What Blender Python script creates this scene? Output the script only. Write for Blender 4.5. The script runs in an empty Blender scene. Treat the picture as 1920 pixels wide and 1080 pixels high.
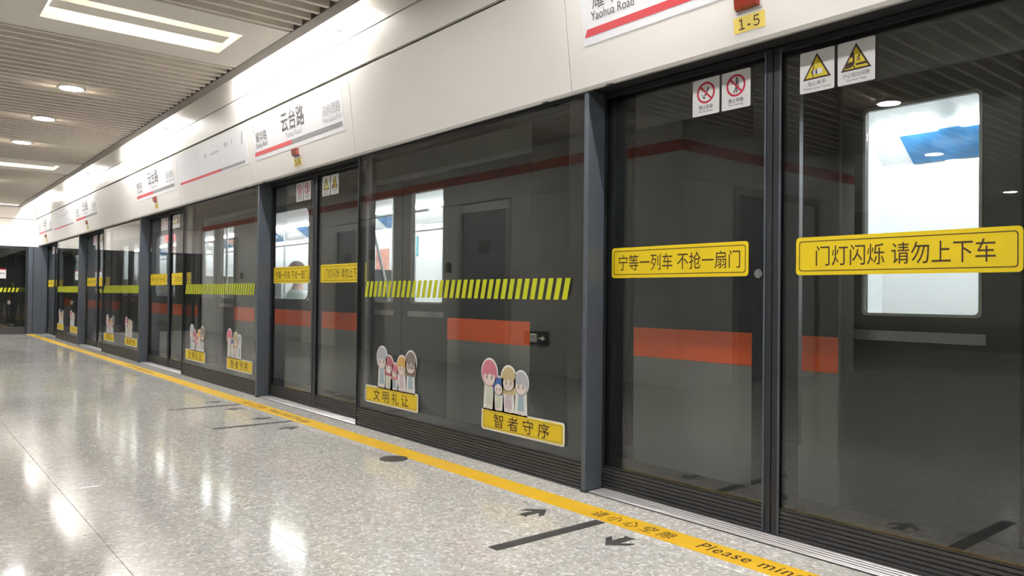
import bpy, bmesh, math, random
from mathutils import Vector, Matrix
random.seed(7)
sc = bpy.context.scene
col = sc.collection

# ------------------------------------------------------------------ camera, world, exposure
CAM = Vector((0.0, -2.8406, 1.0169))
yaw, pitch, roll, FPX = 0.685122, 0.0105922, 0.0107227, 1433.235
fw = Vector((-math.cos(yaw) * math.cos(pitch), math.sin(yaw) * math.cos(pitch), math.sin(pitch)))
rt = fw.cross(Vector((0, 0, 1))).normalized()
up = rt.cross(fw)
r2 = rt * math.cos(roll) + up * math.sin(roll)
u2 = up * math.cos(roll) - rt * math.sin(roll)
cd = bpy.data.cameras.new('camera')
cd.sensor_width = 36.0
cd.lens = FPX / 1920.0 * 36.0
cd.clip_start = 0.05
cd.clip_end = 200
cam = bpy.data.objects.new('camera', cd)
mw = Matrix((( r2.x, u2.x, -fw.x, CAM.x), (r2.y, u2.y, -fw.y, CAM.y), (r2.z, u2.z, -fw.z, CAM.z), (0, 0, 0, 1)))
cam.matrix_world = mw
col.objects.link(cam)
sc.camera = cam

w = bpy.data.worlds.new('world')
sc.world = w
w.use_nodes = True
w.node_tree.nodes['Background'].inputs[0].default_value = (0.9, 0.95, 1.0, 1)
w.node_tree.nodes['Background'].inputs[1].default_value = 0.02

sc.view_settings.view_transform = 'Standard'
sc.view_settings.look = 'None'
sc.view_settings.gamma = 1.0
sc.view_settings.use_curve_mapping = False
sc.view_settings.exposure = 1.36
try:
    sc.cycles.use_denoising = True
    sc.cycles.max_bounces = 7
    sc.cycles.transparent_max_bounces = 20
    sc.cycles.adaptive_threshold = 0.05
    sc.cycles.sample_clamp_indirect = 6.0
    sc.cycles.caustics_reflective = False
    sc.cycles.caustics_refractive = False
except Exception:
    pass

COVE_L = 64.0       # radiance of the cove tubes
DOWN_L = 74.0       # downlight lens
COFFER_L = 30.0     # tubes in the ceiling coffers
TRAIN_L = 14.0      # strip lamps in the train

# ------------------------------------------------------------------ materials
MAT = {}
def mat(name, c, rough=0.5, metal=0.0, spec=0.5, emit=None, es=0.0, vary=0.04, scale=18.0, bump=0.0, coat=0.0):
    m = bpy.data.materials.new(name)
    m.use_nodes = True
    nt = m.node_tree
    b = nt.nodes['Principled BSDF']
    b.inputs['Roughness'].default_value = rough
    b.inputs['Metallic'].default_value = metal
    b.inputs['Specular IOR Level'].default_value = spec
    b.inputs['Coat Weight'].default_value = coat
    col4 = (c[0], c[1], c[2], 1)
    if emit is not None:
        b.inputs['Base Color'].default_value = col4
        b.inputs['Emission Color'].default_value = (emit[0], emit[1], emit[2], 1)
        b.inputs['Emission Strength'].default_value = es
    else:
        g = nt.nodes.new('ShaderNodeNewGeometry')
        n = nt.nodes.new('ShaderNodeTexNoise')
        n.inputs['Scale'].default_value = scale
        n.inputs['Detail'].default_value = 4
        nt.links.new(g.outputs['Position'], n.inputs['Vector'])
        r = nt.nodes.new('ShaderNodeValToRGB')
        r.color_ramp.elements[0].position = 0.3
        r.color_ramp.elements[1].position = 0.7
        r.color_ramp.elements[0].color = (c[0] * (1 - vary), c[1] * (1 - vary), c[2] * (1 - vary), 1)
        r.color_ramp.elements[1].color = (min(1, c[0] * (1 + vary)), min(1, c[1] * (1 + vary)), min(1, c[2] * (1 + vary)), 1)
        nt.links.new(n.outputs['Fac'], r.inputs['Fac'])
        nt.links.new(r.outputs['Color'], b.inputs['Base Color'])
        if bump:
            bp = nt.nodes.new('ShaderNodeBump')
            bp.inputs['Strength'].default_value = bump
            bp.inputs['Distance'].default_value = 0.002
            nt.links.new(n.outputs['Fac'], bp.inputs['Height'])
            nt.links.new(bp.outputs['Normal'], b.inputs['Normal'])
    MAT[name] = m
    return m

def glass_mat(name, tint, ior=1.5, rough=0.0):
    m = bpy.data.materials.new(name)
    m.use_nodes = True
    nt = m.node_tree
    nt.nodes.clear()
    out = nt.nodes.new('ShaderNodeOutputMaterial')
    mix = nt.nodes.new('ShaderNodeMixShader')
    tr = nt.nodes.new('ShaderNodeBsdfTransparent')
    tr.inputs[0].default_value = (*tint, 1)
    gl = nt.nodes.new('ShaderNodeBsdfGlossy')
    gl.inputs['Roughness'].default_value = rough
    gl.inputs['Color'].default_value = (1, 1, 1, 1)
    # Schlick reflectance, the same from both faces of the pane
    g = nt.nodes.new('ShaderNodeNewGeometry')
    dot = nt.nodes.new('ShaderNodeVectorMath')
    dot.operation = 'DOT_PRODUCT'
    nt.links.new(g.outputs['Normal'], dot.inputs[0])
    nt.links.new(g.outputs['Incoming'], dot.inputs[1])
    def mth(op, a, b=None, c=None):
        n_ = nt.nodes.new('ShaderNodeMath')
        n_.operation = op
        for i_, v_ in enumerate((a, b, c)):
            if v_ is None:
                continue
            if isinstance(v_, (int, float)):
                n_.inputs[i_].default_value = v_
            else:
                nt.links.new(v_, n_.inputs[i_])
        return n_.outputs[0]
    f0 = ((ior - 1) / (ior + 1)) ** 2
    ab = mth('ABSOLUTE', dot.outputs['Value'])
    p5 = mth('POWER', mth('SUBTRACT', 1.0, ab), 5.0)
    fac = mth('MULTIPLY_ADD', p5, 1 - f0, f0)
    nt.links.new(fac, mix.inputs[0])
    nt.links.new(tr.outputs[0], mix.inputs[1])
    nt.links.new(gl.outputs[0], mix.inputs[2])
    nt.links.new(mix.outputs[0], out.inputs[0])
    MAT[name] = m
    return m

def granite_mat(name, gain=1.0):
    m = bpy.data.materials.new(name)
    m.use_nodes = True
    nt = m.node_tree
    b = nt.nodes['Principled BSDF']
    g = nt.nodes.new('ShaderNodeNewGeometry')
    dist = nt.nodes.new('ShaderNodeTexNoise')
    dist.inputs['Scale'].default_value = 34
    dist.inputs['Detail'].default_value = 2
    nt.links.new(g.outputs['Position'], dist.inputs['Vector'])
    add = nt.nodes.new('ShaderNodeVectorMath')
    add.operation = 'MULTIPLY_ADD'
    add.inputs[1].default_value = (0.045, 0.045, 0.045)
    nt.links.new(dist.outputs['Color'], add.inputs[0])
    nt.links.new(g.outputs['Position'], add.inputs[2])
    v = nt.nodes.new('ShaderNodeTexVoronoi')
    v.inputs['Scale'].default_value = 80
    nt.links.new(add.outputs[0], v.inputs['Vector'])
    sep = nt.nodes.new('ShaderNodeSeparateColor')
    nt.links.new(v.outputs['Color'], sep.inputs[0])
    r = nt.nodes.new('ShaderNodeValToRGB')
    r.color_ramp.interpolation = 'CONSTANT'
    els = r.color_ramp.elements
    els[0].position = 0.0
    els[0].color = (0.46, 0.455, 0.435, 1)
    els[1].position = 0.10
    els[1].color = (0.57, 0.56, 0.54, 1)
    for p_, c_ in ((0.28, (0.60, 0.59, 0.565)), (0.6, (0.68, 0.67, 0.645)), (0.78, (0.86, 0.855, 0.84)), (0.93, (0.60, 0.55, 0.49))):
        e = els.new(p_)
        e.color = (*c_, 1)
    nt.links.new(sep.outputs[0], r.inputs['Fac'])
    big = nt.nodes.new('ShaderNodeTexNoise')
    big.inputs['Scale'].default_value = 1.3
    big.inputs['Detail'].default_value = 5
    nt.links.new(g.outputs['Position'], big.inputs['Vector'])
    rb = nt.nodes.new('ShaderNodeValToRGB')
    rb.color_ramp.elements[0].position = 0.3
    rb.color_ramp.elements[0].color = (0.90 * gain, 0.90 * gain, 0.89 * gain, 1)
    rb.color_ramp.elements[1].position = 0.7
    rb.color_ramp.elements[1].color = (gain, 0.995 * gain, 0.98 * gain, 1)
    nt.links.new(big.outputs['Fac'], rb.inputs['Fac'])
    mx = nt.nodes.new('ShaderNodeMix')
    mx.data_type = 'RGBA'
    mx.blend_type = 'MULTIPLY'
    mx.inputs['Factor'].default_value = 1.0
    nt.links.new(r.outputs['Color'], mx.inputs['A'])
    nt.links.new(rb.outputs['Color'], mx.inputs['B'])
    nt.links.new(mx.outputs['Result'], b.inputs['Base Color'])
    rr_ = nt.nodes.new('ShaderNodeMapRange')
    rr_.inputs['To Min'].default_value = 0.07
    rr_.inputs['To Max'].default_value = 0.14
    nt.links.new(big.outputs['Fac'], rr_.inputs['Value'])
    nt.links.new(rr_.outputs['Result'], b.inputs['Roughness'])
    b.inputs['Specular IOR Level'].default_value = 0.55
    MAT[name] = m
    return m

granite_mat('granite', 0.98)
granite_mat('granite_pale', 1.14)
mat('grout', (0.22, 0.21, 0.20), 0.8)
mat('white_panel', (0.76, 0.74, 0.71), 0.34, vary=0.015, scale=3)
mat('fascia_white', (0.80, 0.775, 0.73), 0.30, vary=0.015, scale=3)
mat('panel_lip', (0.60, 0.59, 0.57), 0.35, vary=0.02)
mat('dark_void', (0.018, 0.018, 0.018), 0.7)
mat('post_metal', (0.115, 0.135, 0.165), 0.42, metal=0.35, vary=0.05)
mat('leaf_frame', (0.045, 0.048, 0.054), 0.38, metal=0.4, vary=0.05)
mat('frit_black', (0.012, 0.012, 0.013), 0.25)
mat('kick_metal', (0.075, 0.075, 0.078), 0.45, metal=0.3, vary=0.06)
mat('threshold_aluminium', (0.72, 0.70, 0.70), 0.34, metal=0.55, vary=0.05)
mat('bar_metal', (0.30, 0.31, 0.33), 0.4, metal=0.3)
mat('steel', (0.62, 0.62, 0.62), 0.25, metal=1.0)
glass_mat('screen_glass', (0.92, 0.935, 0.93), 1.66)
glass_mat('train_glass', (0.95, 0.96, 0.96), 1.45)
mat('sign_yellow', (0.80, 0.60, 0.010), 0.45, vary=0.03)
mat('line_yellow', (0.86, 0.52, 0.030), 0.42, vary=0.05, scale=9)
mat('hazard_yellow', (0.56, 0.60, 0.010), 0.5, vary=0.03)
mat('warn_yellow', (0.72, 0.58, 0.02), 0.5)
mat('ink_brown', (0.055, 0.022, 0.012), 0.6)
mat('ink_grey', (0.10, 0.10, 0.105), 0.6)
mat('ink_light_grey', (0.36, 0.36, 0.37), 0.6)
mat('sign_white', (0.80, 0.80, 0.80), 0.45, vary=0.015)
mat('sign_white_cool', (0.78, 0.79, 0.82), 0.4, vary=0.015)
mat('sign_red', (0.55, 0.012, 0.045), 0.5)
mat('bar_red', (0.62, 0.06, 0.075), 0.45)
mat('bar_grey', (0.25, 0.26, 0.27), 0.45)
mat('lamp_red', (0.24, 0.028, 0.012), 0.25, vary=0.1)
mat('plate_yellow', (0.84, 0.66, 0.14), 0.5)
mat('mark_grey', (0.055, 0.055, 0.055), 0.5, vary=0.25, scale=14)
mat('drain_metal', (0.07, 0.06, 0.055), 0.5, metal=0.4, vary=0.15)
mat('slat_cream', (0.80, 0.745, 0.665), 0.55, vary=0.03)
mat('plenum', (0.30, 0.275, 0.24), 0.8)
mat('ceiling_trim', (0.15, 0.13, 0.11), 0.5)
mat('coffer_white', (0.86, 0.83, 0.775), 0.5, vary=0.015)
mat('tube_lit', (1, 1, 1), 0.4, emit=(1.0, 0.98, 0.94), es=COVE_L)
mat('coffer_tube_lit', (1, 1, 1), 0.4, emit=(1.0, 0.94, 0.85), es=COFFER_L)
mat('downlight_lit', (1, 1, 1), 0.4, emit=(1.0, 0.98, 0.97), es=DOWN_L)
mat('downlight_rim', (0.55, 0.52, 0.47), 0.4)
mat('core_grey', (0.68, 0.69, 0.67), 0.34, vary=0.03, scale=2)
mat('core_red', (0.50, 0.09, 0.06), 0.4)
mat('door_grey', (0.20, 0.215, 0.235), 0.4, vary=0.04)
mat('door_frame', (0.50, 0.48, 0.45), 0.3, metal=0.6)
mat('black_plastic', (0.015, 0.015, 0.016), 0.4)
mat('back_wall', (0.20, 0.195, 0.185), 0.5, vary=0.06, scale=0.8)
mat('tunnel', (0.030, 0.030, 0.030), 0.9, vary=0.2, scale=2)
mat('train_body', (0.27, 0.275, 0.26), 0.42, metal=0.25, vary=0.03, scale=4)
mat('train_door', (0.065, 0.067, 0.064), 0.42, metal=0.25, vary=0.03, scale=4)
mat('train_orange', (0.90, 0.130, 0.018), 0.4, vary=0.03)
mat('band_black', (0.022, 0.023, 0.024), 0.3)
mat('rubber', (0.02, 0.02, 0.02), 0.6)
mat('interior_white', (0.84, 0.85, 0.85), 0.4, vary=0.01)
mat('interior_floor', (0.28, 0.28, 0.28), 0.5)
mat('train_lamp', (1, 1, 1), 0.4, emit=(0.97, 1.0, 1.0), es=TRAIN_L)
mat('ad_blue', (0.03, 0.16, 0.36), 0.4, vary=0.4, scale=5)
mat('ad_teal', (0.10, 0.40, 0.42), 0.4, vary=0.5, scale=12)
mat('ad_red', (0.62, 0.28, 0.22), 0.4, vary=0.35, scale=11)
mat('ad_orange', (0.78, 0.36, 0.12), 0.4, vary=0.4, scale=12)
mat('seat_grey', (0.50, 0.52, 0.53), 0.5)
mat('partition_grey', (0.16, 0.16, 0.165), 0.4)
mat('led_red', (0.1, 0, 0), 0.4, emit=(1.0, 0.01, 0.06), es=1.3)
mat('exit_glow', (0.3, 0.28, 0.2), 0.4, emit=(1.0, 0.93, 0.75), es=0.8)
mat('skin', (0.62, 0.40, 0.30), 0.5)
mat('hair_brown', (0.10, 0.055, 0.035), 0.6)
mat('shirt_pale', (0.70, 0.80, 0.80), 0.7)
mat('trousers', (0.06, 0.07, 0.09), 0.7)
mat('stk_pink', (0.62, 0.20, 0.27), 0.5)
mat('stk_rose', (0.50, 0.16, 0.19), 0.5)
mat('stk_blond', (0.55, 0.45, 0.25), 0.5)
mat('stk_orange', (0.66, 0.42, 0.12), 0.5)
mat('stk_blue', (0.06, 0.14, 0.42), 0.5)
mat('stk_grey', (0.46, 0.48, 0.52), 0.5)
mat('stk_brown', (0.24, 0.20, 0.17), 0.5)
mat('stk_skin', (0.76, 0.66, 0.62), 0.5)
mat('stk_cloth_green', (0.60, 0.66, 0.55), 0.5)
mat('stk_cloth_blue', (0.36, 0.48, 0.56), 0.5)
mat('stk_cloth_lilac', (0.60, 0.52, 0.58), 0.5)

# ------------------------------------------------------------------ mesh helpers
class MB:
    def __init__(s):
        s.v, s.f, s.m = [], [], []
    def add(s, vs, fs, mi=0):
        b = len(s.v)
        s.v += [tuple(v) for v in vs]
        for f in fs:
            s.f.append(tuple(b + i for i in f))
            s.m.append(mi)
        return s
    def box(s, x0, x1, y0, y1, z0, z1, mi=0):
        vs = [(x0, y0, z0), (x1, y0, z0), (x1, y1, z0), (x0, y1, z0), (x0, y0, z1), (x1, y0, z1), (x1, y1, z1), (x0, y1, z1)]
        fs = [(0, 3, 2, 1), (4, 5, 6, 7), (0, 1, 5, 4), (1, 2, 6, 5), (2, 3, 7, 6), (3, 0, 4, 7)]
        return s.add(vs, fs, mi)
    def prism(s, pts, y0, y1, mi=0):
        """polygon in the x-z plane, front at y0 (towards -y), back at y1"""
        n = len(pts)
        vs = [(x, y0, z) for x, z in pts] + [(x, y1, z) for x, z in pts]
        fs = [tuple(range(n)), tuple(range(2 * n - 1, n - 1, -1))]
        for i in range(n):
            j = (i + 1) % n
            fs.append((i, n + i, n + j, j))
        return s.add(vs, fs, mi)
    def plate(s, pts, z0, z1, mi=0):
        """polygon in the x-y plane, from z0 to z1"""
        n = len(pts)
        vs = [(x, y, z0) for x, y in pts] + [(x, y, z1) for x, y in pts]
        fs = [tuple(range(n - 1, -1, -1)), tuple(range(n, 2 * n))]
        for i in range(n):
            j = (i + 1) % n
            fs.append((i, j, n + j, n + i))
        return s.add(vs, fs, mi)
    def ring(s, outer, inner, y0, y1, mi=0):
        n = len(outer)
        vs = [(x, y0, z) for x, z in outer] + [(x, y0, z) for x, z in inner] + [(x, y1, z) for x, z in outer] + [(x, y1, z) for x, z in inner]
        fs = []
        for i in range(n):
            j = (i + 1) % n
            fs += [(i, j, n + j, n + i), (2 * n + i, 3 * n + i, 3 * n + j, 2 * n + j),
                   (i, 2 * n + i, 2 * n + j, j), (n + i, n + j, 3 * n + j, 3 * n + i)]
        return s.add(vs, fs, mi)
    def extrude_x(s, prof, x0, x1, mi=0):
        n = len(prof)
        vs = [(x0, y, z) for y, z in prof] + [(x1, y, z) for y, z in prof]
        fs = [tuple(range(n)), tuple(range(2 * n - 1, n - 1, -1))]
        for i in range(n):
            j = (i + 1) % n
            fs.append((i, n + i, n + j, j))
        return s.add(vs, fs, mi)
    def tube(s, path, r, n=8, mi=0):
        P = [Vector(p) for p in path]
        rings = []
        for i, p in enumerate(P):
            t = (P[min(i + 1, len(P) - 1)] - P[max(i - 1, 0)]).normalized()
            a = t.cross(Vector((0, 0, 1)))
            if a.length < 0.05:
                a = t.cross(Vector((1, 0, 0)))
            a.normalize()
            b = t.cross(a)
            rings.append([p + a * (r * math.cos(2 * math.pi * k / n)) + b * (r * math.sin(2 * math.pi * k / n)) for k in range(n)])
        vs = [tuple(q) for rg in rings for q in rg]
        fs = []
        for i in range(len(P) - 1):
            for k in range(n):
                l = (k + 1) % n
                fs.append((i * n + k, i * n + l, (i + 1) * n + l, (i + 1) * n + k))
        fs.append(tuple(range(n - 1, -1, -1)))
        fs.append(tuple(range((len(P) - 1) * n, len(P) * n)))
        return s.add(vs, fs, mi)
    def wall(s, x0, x1, z0, z1, holes, y0, y1, mi=0):
        """slab in the x-z plane between y0 and y1 with rectangular holes (hx0,hx1,hz0,hz1)"""
        xs = sorted({x0, x1} | {h[0] for h in holes} | {h[1] for h in holes})
        zs = sorted({z0, z1} | {h[2] for h in holes} | {h[3] for h in holes})
        for i in range(len(xs) - 1):
            for j in range(len(zs) - 1):
                cx, cz = (xs[i] + xs[i + 1]) / 2, (zs[j] + zs[j + 1]) / 2
                if any(h[0] < cx < h[1] and h[2] < cz < h[3] for h in holes):
                    continue
                a, b, c, d = xs[i], xs[i + 1], zs[j], zs[j + 1]
                s.add([(a, y0, c), (b, y0, c), (b, y0, d), (a, y0, d)], [(0, 1, 2, 3)], mi)
                s.add([(a, y1, c), (b, y1, c), (b, y1, d), (a, y1, d)], [(3, 2, 1, 0)], mi)
        for h in list(holes) + [(x0, x1, z0, z1)]:
            a, b, c, d = h
            vs = [(a, y0, c), (b, y0, c), (b, y0, d), (a, y0, d), (a, y1, c), (b, y1, c), (b, y1, d), (a, y1, d)]
            s.add(vs, [(0, 1, 5, 4), (1, 2, 6, 5), (2, 3, 7, 6), (3, 0, 4, 7)], mi)
        return s
    def mesh(s, name, mats, smooth=False, fix=True):
        me = bpy.data.meshes.new(name)
        me.from_pydata(s.v, [], s.f)
        if not isinstance(mats, (list, tuple)):
            mats = [mats]
        for mn in mats:
            me.materials.append(MAT[mn])
        for p, mi in zip(me.polygons, s.m):
            p.material_index = mi
            p.use_smooth = smooth
        if fix:
            bm = bmesh.new()
            bm.from_mesh(me)
            bmesh.ops.recalc_face_normals(bm, faces=bm.faces)
            bm.to_mesh(me)
            bm.free()
        me.update()
        return me
    def build(s, name, mats, parent=None, loc=(0, 0, 0), smooth=False, fix=True, rot=None):
        return link(name, s.mesh(name, mats, smooth, fix), parent, loc, rot)

def link(name, me, parent=None, loc=(0, 0, 0), rot=None):
    o = bpy.data.objects.new(name, me)
    col.objects.link(o)
    o.location = loc
    if rot:
        o.rotation_euler = rot
    if parent:
        o.parent = parent
    return o

def thing(name, label, cat, loc=(0, 0, 0), group=None, rot=None):
    o = bpy.data.objects.new(name, None)
    o.empty_display_size = 0.1
    col.objects.link(o)
    o.location = loc
    if rot:
        o.rotation_euler = rot
    return tag(o, label, cat, group)

def tag(o, label, cat, group=None):
    o['label'] = label
    o['category'] = cat
    if group:
        o['group'] = group
    return o

def struct(o):
    o['kind'] = 'structure'
    return o

def relabel(o, label):
    o['label'] = label
    return o

def rr(x0, x1, z0, z1, r, n=4):
    pts = []
    for cx, cz, a0 in ((x1 - r, z0 + r, -90), (x1 - r, z1 - r, 0), (x0 + r, z1 - r, 90), (x0 + r, z0 + r, 180)):
        for k in range(n + 1):
            a = math.radians(a0 + 90 * k / n)
            pts.append((cx + r * math.cos(a), cz + r * math.sin(a)))
    return pts

def ell(cx, cz, rx, rz, n=20, a0=0, a1=360):
    full = (a1 - a0) >= 360
    m_ = n if full else n + 1
    return [(cx + rx * math.cos(math.radians(a0 + (a1 - a0) * k / n)), cz + rz * math.sin(math.radians(a0 + (a1 - a0) * k / n))) for k in range(m_)]

# ------------------------------------------------------------------ lettering (the built-in typeface)
TXT = {}
def text_mesh(body, matname, width, height=None, bold=0.0, space=1.0, valign='c'):
    key = (body, matname, width, height, bold, space)
    if key in TXT:
        return TXT[key]
    cu = bpy.data.curves.new('lettering', 'FONT')
    cu.body = body
    cu.offset = bold
    cu.space_character = space
    cu.resolution_u = 3
    o = bpy.data.objects.new('lettering', cu)
    col.objects.link(o)
    bpy.context.view_layer.update()
    dg = bpy.context.evaluated_depsgraph_get()
    me = bpy.data.meshes.new_from_object(o.evaluated_get(dg))
    bpy.data.objects.remove(o)
    bpy.data.curves.remove(cu)
    xs = [v.co.x for v in me.vertices]
    ys = [v.co.y for v in me.vertices]
    x0, x1, y0, y1 = min(xs), max(xs), min(ys), max(ys)
    sx = width / (x1 - x0)
    sy = sx if height is None else height / (y1 - y0)
    for v in me.vertices:
        v.co.x = (v.co.x - (x0 + x1) / 2) * sx
        v.co.y = (v.co.y - (y0 + y1) / 2) * sy
        v.co.z = 0
    me.materials.clear()
    me.materials.append(MAT[matname])
    me.name = 'lettering'
    TXT[key] = me
    return me

def lettering(parent, body, matname, cx, cz, width, height=None, off=-0.0016, bold=0.0, space=1.0):
    """lettering on an upright sign whose face looks along -y of the parent"""
    return link('lettering', text_mesh(body, matname, width, height, bold, space), parent, (cx, off, cz), (math.radians(90), 0, 0))

# ------------------------------------------------------------------ layout constants
PER = 4.56
PX = [-2.866 - PER * k for k in range(-1, 5)]      # posts: index 0 is right of the frame
XEND = -21.25
NUM = {0: None, 1: '1-5', 2: '1-4', 3: '1-3', 4: '1-2', 5: '1-1'}
WHO = {0: 'outside the frame right of door 1-5', 1: 'of door 1-5', 2: 'of door 1-4', 3: 'of door 1-3', 4: 'of door 1-2', 5: 'of door 1-1 next to the end wall'}
YB = -14.0     # back wall
XR = 8.0       # right end of the hall

# ------------------------------------------------------------------ floor
fl = MB()
TX0, TX1, TY0, TY1 = -21.2, 0.8, -2.73, 0.0
# slab with a recessed bed under the laid tiles
fl.add([(TX0, TY0, -0.004), (TX1, TY0, -0.004), (TX1, TY1, -0.004), (TX0, TY1, -0.004)], [(0, 1, 2, 3)], 1)
for a, b, c, d in ((XEND, XR, YB, TY0), (TX1, XR, TY0, 0.22), (XEND, TX0, TY0, 0.22), (TX0, TX1, TY1, 0.22)):
    fl.add([(a, c, 0), (b, c, 0), (b, d, 0), (a, d, 0)], [(0, 1, 2, 3)], 0)
fl.add([(XEND, 0.22, 0), (XR, 0.22, 0), (XR, 0.22, -1.1), (XEND, 0.22, -1.1)], [(0, 1, 2, 3)], 0)
fl.add([(XEND, YB, -0.3), (XR, YB, -0.3), (XR, 0.22, -0.3), (XEND, 0.22, -0.3)], [(3, 2, 1, 0)], 0)
floor = struct(fl.build('floor', ['granite', 'grout'], fix=False))
rows = [(-0.372, 0.0), (-0.962, -0.372), (-1.552, -0.962), (-2.142, -1.552), (-2.73, -2.142)]
TP = 0.88
tile_meshes = {}
for ri, (ya, yb) in enumerate(rows):
    n = int((TX1 - TX0) / TP) + 1
    for i in range(n):
        xa = TX0 + i * TP
        xb = min(xa + TP, TX1)
        key = (round(yb - ya, 3), round(xb - xa, 3))
        if xb - xa < 0.05:
            continue
        if key not in tile_meshes:
            g = 0.0009
            W, H = xb - xa, yb - ya
            c = 0.0006
            b = MB()
            o4 = [(g, g), (W - g, g), (W - g, H - g), (g, H - g)]
            i4 = [(g + c, g + c), (W - g - c, g + c), (W - g - c, H - g - c), (g + c, H - g - c)]
            vs = [(x, y, -0.004) for x, y in o4] + [(x, y, -c) for x, y in o4] + [(x, y, 0.0) for x, y in i4]
            fs = [(8, 9, 10, 11)]
            for k in range(4):
                l = (k + 1) % 4
                fs += [(k, l, 4 + l, 4 + k), (4 + k, 4 + l, 8 + l, 8 + k)]
            b.add(vs, fs)
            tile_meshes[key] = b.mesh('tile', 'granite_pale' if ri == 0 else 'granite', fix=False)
        link('tile', tile_meshes[key], floor, (xa, ya, 0))

# yellow safety line
yl = MB()
yl.box(-21.1, 6.0, -0.312, -0.168, 0.0, 0.0012)
yline = tag(thing('safety_line', 'long yellow safety line on the floor along the foot of the glass screen', 'floor line'), 'long yellow safety line on the floor along the foot of the glass screen', 'floor line')
yl.build('painted_band', 'line_yellow', yline)
for k in range(1, 6):
    zh = link('lettering', text_mesh('请 小 心 空 隙', 'ink_brown', 0.47, 0.085, 0.004), yline, (PX[k] + 0.555, -0.242, 0.0016))
    en = link('lettering', text_mesh('Please mind the gap', 'ink_brown', 0.80, 0.098, 0.004, 1.15), yline, (PX[k] + 1.32, -0.245, 0.0016))

# queue marks and arrows on the floor in front of every door
def arrow_pts(s):
    # arrow pointing +y with swept barbs, about 0.15 long, slightly split tail
    base = [(0, 0.075), (0.062, 0.005), (0.062, -0.028), (0.020, 0.012), (0.020, -0.055), (0.034, -0.075), (0.008, -0.072), (-0.020, -0.075), (-0.020, 0.012), (-0.062, -0.028), (-0.062, 0.005)]
    return [(x * s, y * s) for x, y in base]
am = MB().plate(arrow_pts(1.05), 0.0, 0.001).mesh('floor_arrow', 'mark_grey')
lm = MB().plate([(-0.03, -0.31), (0.03, -0.31), (0.03, 0.31), (-0.03, 0.31)], 0.0, 0.001).mesh('queue_line', 'mark_grey')
SIDE = {1: '1-5', 2: '1-4', 3: '1-3', 4: '1-2', 5: '1-1'}
for k in range(1, 6):
    for dx, nm in ((0.436, 'left'), (1.586, 'right')):
        o = link('queue_line', lm, None, (PX[k] + dx, -0.632, 0.0003))
        tag(o, f'dark queue line on the floor at the {nm} side of door {SIDE[k]}', 'floor mark', 'queue lines on the floor')
    for dx, rz, nm in ((0.145, 0, 'boarding arrow left of the left queue line'), (0.68, math.pi, 'alighting arrow right of the left queue line'),
                       (1.32, math.pi, 'alighting arrow left of the right queue line'), (1.87, 0, 'boarding arrow right of the right queue line')):
        o = link('floor_arrow', am, None, (PX[k] + dx, -0.468, 0.0003), (0, 0, rz))
        tag(o, f'dark {nm} at door {SIDE[k]}', 'floor mark', 'floor arrows')

# round cover in the floor
dr = thing('drain_cover', 'small round dark metal cover set in the floor by the yellow line', 'floor cover', (-4.14, -0.392, 0))
MB().plate(ell(0, 0, 0.088, 0.088, 28), 0.0, 0.0015).build('rim', 'drain_metal', dr)
MB().plate(ell(0, 0, 0.072, 0.072, 28), 0.0015, 0.003).build('lid', 'mark_grey', dr)
for t in (-0.03, 0.0, 0.03):
    MB().box(-0.045, 0.045, t - 0.005, t + 0.005, 0.003, 0.0042).build('bar', 'drain_metal', dr)

# ------------------------------------------------------------------ platform screen: posts, thresholds, leaves, fixed panels
def post_mesh():
    b = MB()
    b.plate([(0.003, -0.022), (0.029, -0.022), (0.032, -0.019), (0.032, 0.10), (0.0, 0.10), (0.0, -0.019)], 0.0, 2.098)
    return b.mesh('column', 'post_metal')
pm = post_mesh()
pb = MB().box(0.0, 0.036, -0.026, 0.10, 0.0, 0.012).mesh('base_shoe', 'leaf_frame')
POSTLAB = {0: 'slim dark metal post outside the frame right of door 1-5', 1: 'nearest slim dark grey screen post left of door 1-5', 2: 'slim dark grey screen post left of door 1-4',
           3: 'slim dark grey screen post left of door 1-3', 4: 'slim dark grey screen post left of door 1-2', 5: 'last slim grey screen post in the far corner'}
for k, px in enumerate(PX):
    t = thing('screen_post', POSTLAB[k], 'post', (px, 0, 0), 'slim posts of the glass screen')
    link('column', pm, t)
    link('base_shoe', pb, t)

LW = 1.029      # leaf width
def ribs(x0, x1, z0, z1, n, yf):
    prof = [(yf + 0.03, z0), (yf, z0)]
    h = (z1 - z0) / n
    for i in range(n):
        a = z0 + i * h
        prof += [(yf, a + h * 0.55), (yf + 0.007, a + h * 0.70), (yf + 0.007, a + h * 0.90), (yf, a + h)]
    prof += [(yf + 0.03, z1)]
    return MB().extrude_x(prof, x0, x1)

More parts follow.
